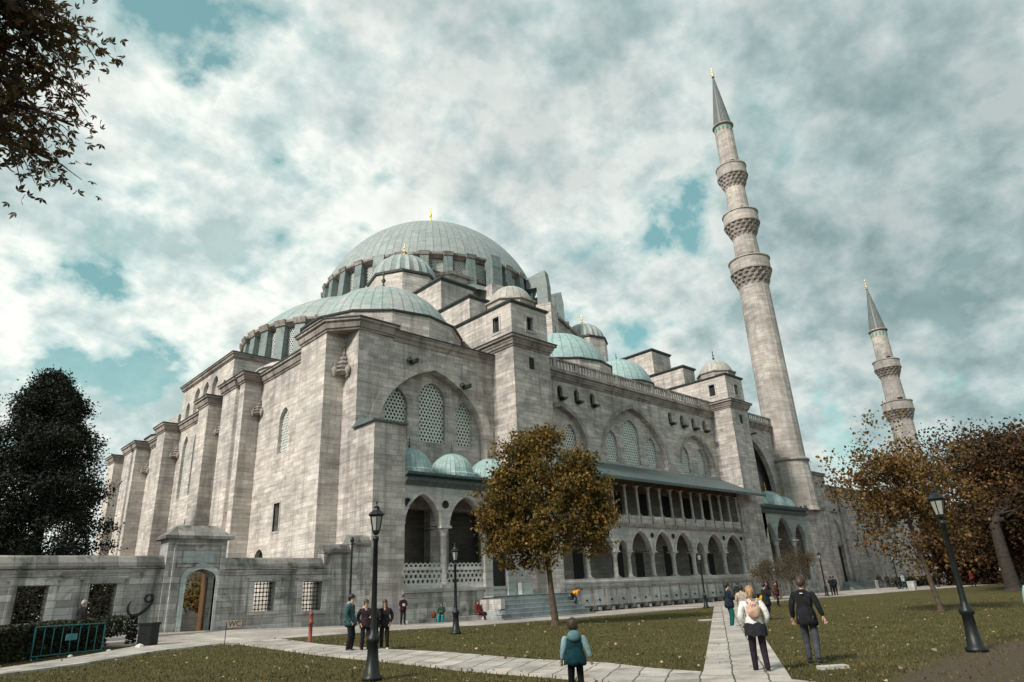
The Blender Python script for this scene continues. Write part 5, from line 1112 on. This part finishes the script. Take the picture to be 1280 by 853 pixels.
def person(label, x, y, face, H=1.72, top=('black_coat', (.02, .02, .022)), legs=('black_trousers', (.014, .014, .016)), shoes=('dark_shoes', (.03, .03, .03)), hair='black', long=False,
           skinm=0, pose='stand', stride=.0, arms='down', coat=0.0, z=None, group=None, fat=1.0, hs=1.06, extra=None, sleeves=None, tilt=0.0):
    """faces +Y in its own space; face = world heading in radians of that +Y"""
    z = gz(x, y) + (.05 if y > 28.5 else 0) if z is None else z
    t = thing('person', label, 'person', (x, y, z), face - PI / 2, group); local(t)
    h = H; s = stride
    if pose == 'stand':
        pel = (0, 0, .525 * h); hipz = .50 * h
        kn = [(-.058 * h, .035 * h + s * .13, .285 * h), (.058 * h, .03 * h - s * .06, .285 * h)]
        an = [(-.062 * h, s * .24, .048 * h), (.062 * h, -.02 * h - s * .26, .048 * h + s * .05)]
        up = lambda fx, fy, fz: (fx * h, (fy + tilt * (fz - .53)) * h, fz * h)
    elif pose == 'sit':
        pel = (0, 0, .30 * h); kn = [(-.075 * h, .24 * h, .30 * h), (.075 * h, .24 * h, .30 * h)]; an = [(-.07 * h, .25 * h, .048 * h), (.08 * h, .30 * h, .048 * h)]
        up = lambda fx, fy, fz: (fx * h, (fy + tilt * (fz - .53)) * h, (fz - .225) * h)
    else: # bending forward on the steps
        pel = (0, 0, .45 * h); kn = [(-.07 * h, .02 * h, .26 * h), (.07 * h, .16 * h, .28 * h)]; an = [(-.07 * h, -.10 * h, .048 * h), (.07 * h, .12 * h, .048 * h)]
        def up(fx, fy, fz):
            q = fz - .53; return (fx * h, (fy * .5 + q * .95) * h, (.45 + q * .32 - fy * .4) * h)
    che = up(0, .0, .70); nck = up(0, -.005, .835); skb = up(0, .012, .875); hd = up(0, .022, .93); crn = up(0, .012, .968)
    sh = [up(-.108, -.005, .805), up(.108, -.005, .805)]
    if arms == 'down': el = [up(-.145, -.02 + s * -.05, .645), up(.145, -.02 + s * .05, .645)]; wr = [up(-.155, .02 - s * .13, .50), up(.155, .02 + s * .12, .50)]
    elif arms == 'pocket': el = [up(-.16, -.04, .64), up(.16, -.04, .64)]; wr = [up(-.11, .05, .525), up(.11, .05, .525)]
    elif arms == 'front': el = [up(-.14, .03, .645), up(.14, .03, .645)]; wr = [up(-.035, .15, .665), up(.045, .16, .66)]
    elif arms == 'phone': el = [up(-.135, .04, .65), up(.135, .06, .66)]; wr = [up(-.04, .17, .72), up(.04, .18, .73)]
    elif arms == 'reach': el = [up(-.12, .10, .70), up(.12, .10, .70)]; wr = [up(-.10, .22, .62), up(.10, .22, .62)]
    elif arms == 'swing': el = [up(-.15, -.03, .645), up(.165, -.05, .65)]; wr = [up(-.165, .04, .51), up(.20, -.04, .52)]
    P = [pel, che, nck, skb, hd, crn]; E_ = [(0, 1), (1, 2), (2, 3), (3, 4), (4, 5)]; R_ = [(.055 * h * fat, .045 * h), (.06 * h * fat, .045 * h), .034 * h, .038 * h * hs, (.045 * h * hs, .052 * h * hs), .034 * h * hs]
    # nose and chin
    P += [up(0, .062, .913), up(0, .052, .882)]; E_ += [(4, 6), (3, 7)]; R_ += [.009 * h, .018 * h]
    for k in (0, 1):
        b = len(P); sg = -1 if k == 0 else 1
        hip = (sg * .052 * h, pel[1], pel[2] - .02 * h); P += [hip, kn[k], an[k]]
        E_ += [(0, b), (b, b + 1), (b + 1, b + 2)]; R_ += [.035 * h, .024 * h, .017 * h]
    for k in (0, 1):
        b = len(P); w = Vector(wr[k]); e = Vector(el[k]); d = (w - e).normalized(); palm = w + d * .045 * h
        P += [sh[k], el[k], tuple(w), tuple(palm)]; E_ += [(1, b), (b, b + 1), (b + 1, b + 2), (b + 2, b + 3)]; R_ += [.024 * h, .017 * h, .013 * h, .0155 * h]
        side = d.cross(Vector((0, 1, 0)) if abs(d.y) < .8 else Vector((0, 0, 1))).normalized(); bend = d.cross(side)
        if H > .5 and math.hypot(x, y) < 32:
            for f in range(4):
                o0 = palm + side * (f - 1.5) * .011 * h; o1 = o0 + d * (.022 - .003 * abs(f - 1.3)) * h + bend * .008 * h; o2 = o1 + d * .010 * h + bend * .014 * h
                q = len(P); P += [tuple(o1), tuple(o2)]; E_ += [(b + 3, q), (q, q + 1)]; R_ += [.0055 * h, .0045 * h]
            th = w + d * .022 * h - side * .026 * h + bend * .006 * h; q = len(P); P += [tuple(th), tuple(th + d * .022 * h)]; E_ += [(b + 2, q), (q, q + 1)]; R_ += [.006 * h, .005 * h]
    body = skin('body', P, E_, R_, SK[skinm], t, 0, 1)
    # coat / jacket
    zb_ = pel[2] + (-.06 - coat) * h if pose == 'stand' else pel[2]; tp = [(0, pel[1], zb_ + .02 * h) if pose == 'stand' else up(0, 0, .55), up(0, 0, .60), up(0, 0, .735), up(0, -.006, .862), (0, pel[1], zb_)]; te = [(4, 0), (0, 1), (1, 2), (2, 3)]
    tr = [(.106 * h * fat, .086 * h), (.098 * h * fat, .078 * h), (.112 * h * fat, .084 * h), (.044 * h, .044 * h), (.104 * h * fat, .086 * h)]
    am = []
    for k in (0, 1):
        b = len(tp); w = Vector(wr[k]).lerp(Vector(el[k]), .06)
        if sleeves is None: tp += [sh[k], el[k], tuple(w)]; te += [(2, b), (b, b + 1), (b + 1, b + 2)]; tr += [.047 * h, .037 * h, .028 * h]
        else: tp += [sh[k]]; te += [(2, b)]; tr += [.053 * h]; am.append((sh[k], el[k], tuple(w)))
    jk = skin('jacket', tp, te, tr, cm(*top), t, 1, 2)
    for a_ in am: skin('sleeve', list(a_), [(0, 1), (1, 2)], [.048 * h, .038 * h, .029 * h], cm(*sleeves), t, 0, 2)
    if pose == 'stand':
        m = MB(); zh = (.455 - coat) * h; m.rev([(.108 * h * fat, zh + .005), (.125 * h * fat, zh), (.124 * h * fat, zh + .05 * h), (.114 * h * fat, .57 * h), (.098 * h * fat, .63 * h), (.06 * h * fat, .66 * h)], (0, 0), 20)
        m.v = [(p[0] * (1 + .02 * math.sin(9 * math.atan2(p[1], p[0]))), p[1] * .88 - .004, p[2] + .012 * h * math.sin(5 * p[0] / h * 9)) for p in m.v]; m.build('jacket_hem', cm(*top), t)
    # trousers
    lp = [(0, pel[1], pel[2] + .0 * h)]; le = []; lr = [(.086 * h * fat, .068 * h)]
    for k in (0, 1):
        b = len(lp); sg = -1 if k == 0 else 1
        lp += [(sg * .052 * h, pel[1], pel[2] - .035 * h), kn[k], (an[k][0], an[k][1], an[k][2] + .02 * h), (an[k][0], an[k][1], an[k][2] - .005 * h)]; le += [(0, b), (b, b + 1), (b + 1, b + 2), (b + 2, b + 3)]; lr += [.057 * h, .046 * h, .035 * h, .037 * h]
    skin('trousers', lp, le, lr, cm(*legs), t, 0, 2)
    for k in (0, 1):
        a = an[k]; skin('shoe', [(a[0], a[1] - .022 * h, a[2] - .014 * h), (a[0] * 1.08, a[1] + .04 * h, a[2] - .02 * h), (a[0] * 1.18, a[1] + .11 * h, a[2] - .026 * h)], [(0, 1), (1, 2)], [(.038 * h, .034 * h), (.034 * h, .03 * h), (.028 * h, .02 * h)], cm(*shoes), t, 0, 1)
    # hair
    hm = MB(); c = up(0, .004, .945); ell(hm, c, (.050 * h * hs, .058 * h * hs, .056 * h * hs), 14, 9, -.35, 1)
    c2 = up(0, -.028, .925); ell(hm, c2, (.046 * h * hs, .036 * h * hs, .050 * h * hs), 12, 8)
    if long:
        c3 = up(0, -.035, .86); ell(hm, c3, (.046 * h, .028 * h, .085 * h), 12, 8); c4 = up(-.036, .0, .89); ell(hm, c4, (.018 * h, .03 * h, .06 * h), 8, 6); c5 = up(.036, .0, .89); ell(hm, c5, (.018 * h, .03 * h, .06 * h), 8, 6)
    hm.build('hair', HAIRM[hair], t)
    if extra: extra(t, h, up, wr, el, an, pel)
    return t
def eyes(t, h, up, *a):
    m = MB()
    for sx in (-.018, .018): c = up(sx, .072, .925); ell(m, c, (.006 * h, .005 * h, .005 * h), 6, 4)
    m.build('eyes', HAIRM['black'], t); m = MB(); c = up(0, .070, .893); ell(m, c, (.013 * h, .004 * h, .004 * h), 6, 4); m.build('mouth', CM.setdefault('lip', plain('lip', (.25, .08, .06), .5)), t)
def hood(col, r=1.0):
    def f(t, h, up, wr, el, an, pel):
        m = MB(); c = up(0, -.03, .835); ell(m, c, (.075 * h * r, .055 * h * r, .042 * h * r), 14, 8); m.build('hood', cm(*col), t); eyes(t, h, up)
    return f
def phone(t, h, up, wr, *a):
    m = MB(); c = (Vector(wr[0]) + Vector(wr[1])) / 2 + Vector((0, .05 * h, .02 * h)); m.box(c.x - .02 * h, c.x + .02 * h, c.y - .004, c.y + .004, c.z - .035 * h, c.z + .035 * h); m.build('phone', M['glass'], t); eyes(t, h, up)
def ang(x, y, tx, ty): return math.atan2(ty - y, tx - x)
cam_h = lambda x, y: math.atan2(-y, -x)        # heading towards the viewer
# group of four by the big lamp
person('young man in teal jacket over pale shirt, leftmost of the group of four', 12.0, 20.7, cam_h(12, 20.7) + 1.2, 1.76, ('teal_jacket', (.035, .085, .09)), shoes=('grey_sneakers', (.18, .18, .2)), hair='black', arms='pocket', extra=lambda t, h, up, *a: (hood(('pale_teal_hood', (.30, .38, .38)), .85)(t, h, up, *a)))
person('person in dark plum jacket with cream fleece collar and dark red shoes', 12.44, 20.5, cam_h(12.4, 20.5) + .15, 1.58, ('plum_jacket', (.03, .018, .022)), shoes=('dark_red_shoes', (.12, .015, .02)), hair='brown', arms='pocket', extra=hood(('cream_fleece', (.45, .38, .30)), 1.0))
person('fair-haired person in black half hidden behind the foreground lamp post', 12.72, 20.45, cam_h(12.7, 20.4) - .3, 1.55, ('black_puffer', (.018, .017, .018)), hair='grey', arms='front', extra=lambda t, h, up, *a: eyes(t, h, up))
person('woman in black coat and white sneakers right of the foreground lamp post', 13.1, 20.4, cam_h(13, 20.4) - .1, 1.56, ('black_jacket', (.016, .015, .016)), shoes=('white_sneakers', (.60, .60, .58)), hair='brown', long=True, arms='pocket', extra=lambda t, h, up, *a: eyes(t, h, up))
person('person in black holding something pale, standing alone against the corner wall', 23.7, 35.0, cam_h(23, 35) + .3, 1.62, ('dark_maroon_jacket', (.035, .014, .018)), hair='black', arms='front', extra=lambda t, h, up, wr, *a: (MB().box(-.02, .1, .24, .3, 1.0, 1.14).build('paper', M['lattice'], t), eyes(t, h, up)))
person('person in green top and turquoise trousers seated on the porch ledge', 27.3, 36.05, cam_h(27, 36) - .2, 1.62, ('dark_green_top', (.02, .05, .035)), ('turquoise_trousers', (.02, .22, .24)), hair='brown', pose='sit', arms='front', z=.22, long=True)
tag_b = MB(); ell(tag_b, (0, 0, 0), (.16, .14, .21), 12, 8); tag_b.box(-.05, .05, .1, .16, -.1, .12); o = tag_b.build('backpack', cm('rust_backpack', (.16, .055, .03))); o.location = (26.75, 36.12, .77); tag(o, 'rust coloured bag beside the seated person in turquoise trousers', 'bag')
person('person in dark red leaning back on the ledge beside the steps', 30.4, 36.0, cam_h(30, 36) + .9, 1.65, ('dark_red_coat', (.13, .018, .02)), ('dark_red_trousers', (.05, .012, .014)), hair='brown', pose='sit', arms='down', z=.22, tilt=-.35)
person('person in orange vest bending over on the steps behind the autumn tree', 38.3, 34.9, cam_h(38, 35) + 1.5, 1.7, ('orange_vest', (.75, .27, .015)), hair='black', pose='bend', arms='reach', z=.85)
# child in foreground
def MB_h(t, h, up):
    m = MB(); c = up(0, -.055, .80); ell(m, c, (.085 * h, .045 * h, .075 * h), 16, 10); m.build('hood', cm('grey_teal_hood', (.14, .26, .28)), t)
person('child in dark teal vest with pale blue sleeves seen from behind in the foreground', 9.0, 8.25, cam_h(9, 8.25) + PI + .1, 1.27, ('dark_teal_vest', (.012, .05, .06)), hair='brown', arms='swing', sleeves=('pale_blue_sleeve', (.28, .42, .46)), skinm=1, stride=.3, fat=1.2, hs=1.5, extra=lambda t, h, up, *a: MB_h(t, h, up))

def pack(t, h, up, *a):
    m = MB(); c = up(0, -.115, .715); ell(m, c, (.082 * h, .05 * h, .105 * h), 16, 12); m.v = [(p[0], p[1], p[2]) for p in m.v]; b = m.build('backpack', cm('beige_backpack', (.50, .33, .25)), t)
    m = MB(); c = up(0, -.135, .67); ell(m, c, (.062 * h, .035 * h, .05 * h), 14, 8); m.build('pocket', cm('dusty_pink_pocket', (.38, .22, .16)), b)
    text('W', .105, cm('grey_letter', (.16, .15, .15)), b, up(0, -.160, .765), (PI / 2 - .12, 0, 0))
    for sx in (-1, 1):
        m = MB(); m.path([up(sx * .06, -.07, .80), up(sx * .07, -.02, .845), up(sx * .07, .06, .81), up(sx * .075, .07, .72), up(sx * .09, .0, .64)], [.016] * 5, 6); m.build('strap', cm('beige_backpack', (.50, .33, .25)), b)
    m = MB(); ell(m, up(0, -.075, .90), (.022 * h, .022 * h, .07 * h), 10, 8); m.path([up(0, -.07, .93), up(-.02, -.10, .87), up(.02, -.105, .80)], [.028, .03, .012], 8); m.build('ponytail', HAIRM['blonde'], t)
    m = MB(); m.rev([(.136 * h, .425 * h), (.134 * h, .50 * h), (.122 * h, .56 * h), (.09 * h, .575 * h)], (0, 0), 20); m.v = [(p[0], p[1] * .95 - .006, p[2] + .02 * math.sin(p[0] * 30)) for p in m.v]; m.build('tied_jacket', cm('dark_tied_jacket', (.02, .02, .026)), t)
def ell_b(t, h, up):
    m = MB(); ell(m, up(0, -.0, .92), (.062 * h, .068 * h, .085 * h), 14, 9); ell(m, up(0, -.01, .83), (.10 * h, .075 * h, .06 * h), 14, 9); m.build('headscarf', cm('pale_teal_top', (.20, .33, .34)), t)
back = lambda x, y: math.atan2(y, x)
person('woman with blonde ponytail, white sweater and beige backpack walking away on the path', 13.6, 7.45, back(13.6, 7.45) + .1, 1.66, ('white_sweater', (.62, .60, .58)), ('dark_plum_leggings', (.022, .016, .022)), ('brown_shoes', (.08, .055, .045)), 'blonde', arms='pocket', stride=.35, fat=.95, coat=-.05, extra=pack)
person('man in black jacket and grey jeans striding over the grass right of the path', 15.65, 7.3, back(15.6, 7.3) - .15, 1.8, ('black_wind_jacket', (.014, .014, .017)), ('grey_jeans', (.055, .058, .07)), ('dark_sneakers', (.05, .05, .06)), 'brown', arms='swing', stride=.55, coat=.02, extra=lambda t, h, up, *a: (MB().box(-.03, .03, -.16, -.14, .795 * h, .805 * h).build('logo_patch', M['lattice'], t)))
person('man in navy jacket and dark green trousers looking down at his hands on the path', 26.84, 15.7, back(26, 15) - 1.2, 1.76, ('navy_jacket', (.016, .022, .035)), ('dark_green_trousers', (.012, .075, .07)), ('pale_sneakers', (.45, .52, .54)), 'black', arms='front', extra=phone)
person('dark clothed person further along the path behind the man in green trousers', 43.6, 24.7, back(43, 24), 1.75, ('black_anorak', (.02, .02, .022)), hair='black', arms='down')
person('person in beige coat seen from behind left of the backpack woman', 26.0, 14.6, back(26, 14.6) + .1, 1.66, ('beige_coat', (.34, .29, .23)), ('dark_blue_trousers', (.015, .03, .04)), hair='black', arms='front', coat=.03)
def bagf(t, h, up, *a):
    m = MB(); ell(m, up(-.17, -.02, .57), (.07 * h, .045 * h, .085 * h), 12, 8); m.build('bag', cm('mustard_bag', (.55, .32, .02)), t)
    m = MB(); m.path([up(-.17, 0, .63), up(-.09, .03, .84), up(-.05, -.02, .84)], [.012] * 3, 5); m.build('bag_strap', cm('mustard_bag', (.55, .32, .02)), t)
person('person in black with a mustard bag partly hidden by the backpack woman', 32.3, 16.9, back(32, 16) - .9, 1.68, ('black_long_coat', (.018, .018, .02)), hair='black', arms='front', coat=.06, stride=.4, extra=bagf)
person('person in maroon jacket beyond the path beside the bare shrubs', 47.5, 24.0, back(47, 24) - 1.6, 1.7, ('maroon_jacket', (.07, .02, .022)), hair='brown', arms='front')
person('person in navy turned toward the maroon jacket beside the bare shrubs', 49.0, 25.4, back(47, 24) + 1.2, 1.72, ('navy_coat', (.02, .025, .035)), hair='black', arms='pocket')
person('dark dressed person on the pavement left of the courtyard portal, left of a pair', 70.4, 29.7, back(70, 29) + .3, 1.75, hair='black', arms='front')
person('dark dressed person on the pavement by the courtyard portal, right of a pair', 71.5, 29.9, back(70, 29) - .3, 1.8, ('charcoal_coat', (.028, .028, .03)), hair='black', arms='pocket')
person('distant walker in dark coat below the first courtyard windows, left of two', 101.2, 36.2, back(101, 36), 1.8, hair='black', stride=.5)
person('distant walker in dark jacket below the first courtyard windows, right of two', 103.2, 35.9, back(101, 36), 1.75, ('charcoal_coat', (.028, .028, .03)), hair='black', stride=.6)
person('distant walker in pale top and teal trousers near the litter bin', 91.9, 30.2, back(91, 30) + .8, 1.8, ('pale_top', (.30, .32, .33)), ('teal_trousers', (.02, .07, .07)), hair='black', stride=.6)
person('distant person in dark red under the huge russet tree', 96.5, 24.2, back(96, 24) + .8, 1.85, ('dark_red_coat', (.13, .018, .02)), hair='black', stride=.4)
person('person in pale teal headscarf and long white dress at the right picture edge', 22.4, 4.32, back(22, 4.5) + .4, 1.62, ('pale_teal_top', (.20, .33, .34)), ('white_dress', (.55, .56, .56)), hair='grey', coat=.12, extra=lambda t, h, up, *a: (ell_b(t, h, up)))
person('pale-capped person in black coat walking behind the hedge', 7.0, 33.3, back(7, 33) - 1.0, 1.62, ('black_jacket', (.016, .015, .016)), hair='grey')

# lettering becomes plain mesh
dg = bpy.context.evaluated_depsgraph_get()
for o in [o for o in bpy.data.objects if o.type == 'FONT']:
    me = bpy.data.meshes.new_from_object(o.evaluated_get(dg)); q = bpy.data.objects.new('lettering', me); C.objects.link(q); q.parent = o.parent; q.location = o.location.copy(); q.rotation_euler = o.rotation_euler.copy()
    bpy.data.objects.remove(o)

# ------------------------------------------------------------------ sky, sun, camera
w = bpy.data.worlds.new('World'); scene.world = w; w.use_nodes = True; nt = w.node_tree; nt.nodes.clear()
out = nt.nodes.new('ShaderNodeOutputWorld'); bg = nt.nodes.new('ShaderNodeBackground'); nt.links.new(bg.outputs[0], out.inputs[0]); bg.inputs[1].default_value = .1
SUN_AZ = math.atan2(-.05, -1.0); SUN_EL = math.radians(38)      # direction towards the sun
sky = nt.nodes.new('ShaderNodeTexSky'); sky.sky_type = 'NISHITA'; sky.sun_disc = False; sky.sun_elevation = SUN_EL; sky.sun_rotation = PI / 2 - SUN_AZ
sky.air_density = 1.0; sky.dust_density = .6; sky.ozone_density = 1.5
tc = nt.nodes.new('ShaderNodeTexCoord'); s = nt.nodes.new('ShaderNodeSeparateXYZ'); nt.links.new(tc.outputs['Generated'], s.inputs[0])
zc = MA(nt, 'MAXIMUM', MA(nt, 'ADD', s.outputs[2], .55), .2)
cv = nt.nodes.new('ShaderNodeCombineXYZ'); nt.links.new(MA(nt, 'DIVIDE', s.outputs[0], zc), cv.inputs[0]); nt.links.new(MA(nt, 'DIVIDE', s.outputs[1], zc), cv.inputs[1]); cv.inputs[2].default_value = 3.7
P_ = cv.outputs[0]
big = NOISE(nt, P_, 3.2, 3, .5, .1); det = NOISE(nt, P_, 11.0, 10, .56, .1)
def blob(dx, dy, dz, r0, r1):
    d = N(nt, 'ShaderNodeVectorMath', operation='DOT_PRODUCT'); nt.links.new(tc.outputs['Generated'], d.inputs[0]); v = Vector((dx, dy, dz)).normalized(); d.inputs[1].default_value = v
    return RAMP(nt, MA(nt, 'ARCCOSINE', MA(nt, 'MINIMUM', d.outputs['Value'], .99999)), [(r0, 1.0), (r1, 0.0)])
# clear patches of sky (world directions)
dens = MA(nt, 'ADD', MA(nt, 'MULTIPLY', big, .45), MA(nt, 'MULTIPLY', det, .66)); dens = MA(nt, 'ADD', dens, MA(nt, 'MULTIPLY', NOISE(nt, P_, 24.0, 8, .6), .08))
for b_ in CLEAR:
    q = MA(nt, 'MULTIPLY', blob(*b_[:5]), b_[5]); dens = MA(nt, 'SUBTRACT', dens, q)
for b_ in THICK:
    q = MA(nt, 'MULTIPLY', blob(*b_[:5]), b_[5]); dens = MA(nt, 'ADD', dens, q)
cov = MA(nt, 'MAXIMUM', RAMP(nt, dens, [(.48, 0.0), (.535, .55), (.60, 1.0)]), RAMP(nt, s.outputs[2], [(.0, 1.0), (.08, .9), (.34, 0.0)]))
dn2 = MA(nt, 'ADD', MA(nt, 'MULTIPLY', NOISE(nt, P_, 5.0, 4, .5, .1), .45), MA(nt, 'MULTIPLY', NOISE(nt, P_, 15.0, 10, .58, .1), .55))
cl = RAMP(nt, dn2, [(.40, (4.3, 5.6, 5.6)), (.49, (6.3, 7.3, 7.15)), (.58, (8.9, 9.2, 8.8))])
cl = MIX(nt, 'MULTIPLY', 1.0, cl, RAMP(nt, dens, [(.5, (1.12, 1.12, 1.1)), (.64, (1.0, 1.0, 1.0)), (.8, (.8, .82, .83))]))
for b_ in BRIGHT: cl = MIX(nt, 'MIX', MA(nt, 'MULTIPLY', blob(*b_[:5]), b_[5]), cl, MIX(nt, 'MULTIPLY', 1.0, cl, (1.3, 1.27, 1.24)))
for b_ in DIM: cl = MIX(nt, 'MIX', MA(nt, 'MULTIPLY', blob(*b_[:5]), b_[5]), cl, MIX(nt, 'MULTIPLY', 1.0, cl, (.62, .71, .73)))
skt = MIX(nt, 'MULTIPLY', 1.0, sky.outputs[0], (.95, 1.45, .95))
skt = MIX(nt, 'MIX', .45, skt, (3.6, 6.6, 6.8))
col = MIX(nt, 'MIX', cov, skt, cl)
nt.links.new(col, bg.inputs[0])
sl = bpy.data.lights.new('sun', 'SUN'); sl.energy = 4.3; sl.angle = math.radians(8); sl.color = (1.0, .93, .84)
so = bpy.data.objects.new('sun', sl); C.objects.link(so)
sd_ = Vector((math.cos(SUN_AZ) * math.cos(SUN_EL), math.sin(SUN_AZ) * math.cos(SUN_EL), math.sin(SUN_EL))); so.rotation_euler = sd_.to_track_quat('Z', 'Y').to_euler(); so.location = (-20, -20, 60)
cam = bpy.data.cameras.new('camera'); co = bpy.data.objects.new('camera', cam); C.objects.link(co)
r_ = Vector((.73296023, -.67873905, -.04563567)); u_ = Vector((-.21136117, -.29098294, .93308916)); d_ = Vector((.64660325, .67427163, .356738))
co.matrix_world = Matrix(((r_.x, u_.x, -d_.x, 0), (r_.y, u_.y, -d_.y, 0), (r_.z, u_.z, -d_.z, 1.7), (0, 0, 0, 1)))
cam.sensor_fit = 'HORIZONTAL'; cam.sensor_width = 36; cam.lens = 36 * 830 / 1280; cam.clip_end = 8000; cam.clip_start = .1
scene.camera = co
scene.view_settings.view_transform = 'Standard'; scene.view_settings.look = 'None'; scene.view_settings.gamma = 1; scene.view_settings.exposure = 0
scene.render.resolution_x = 1024; scene.render.resolution_y = 682
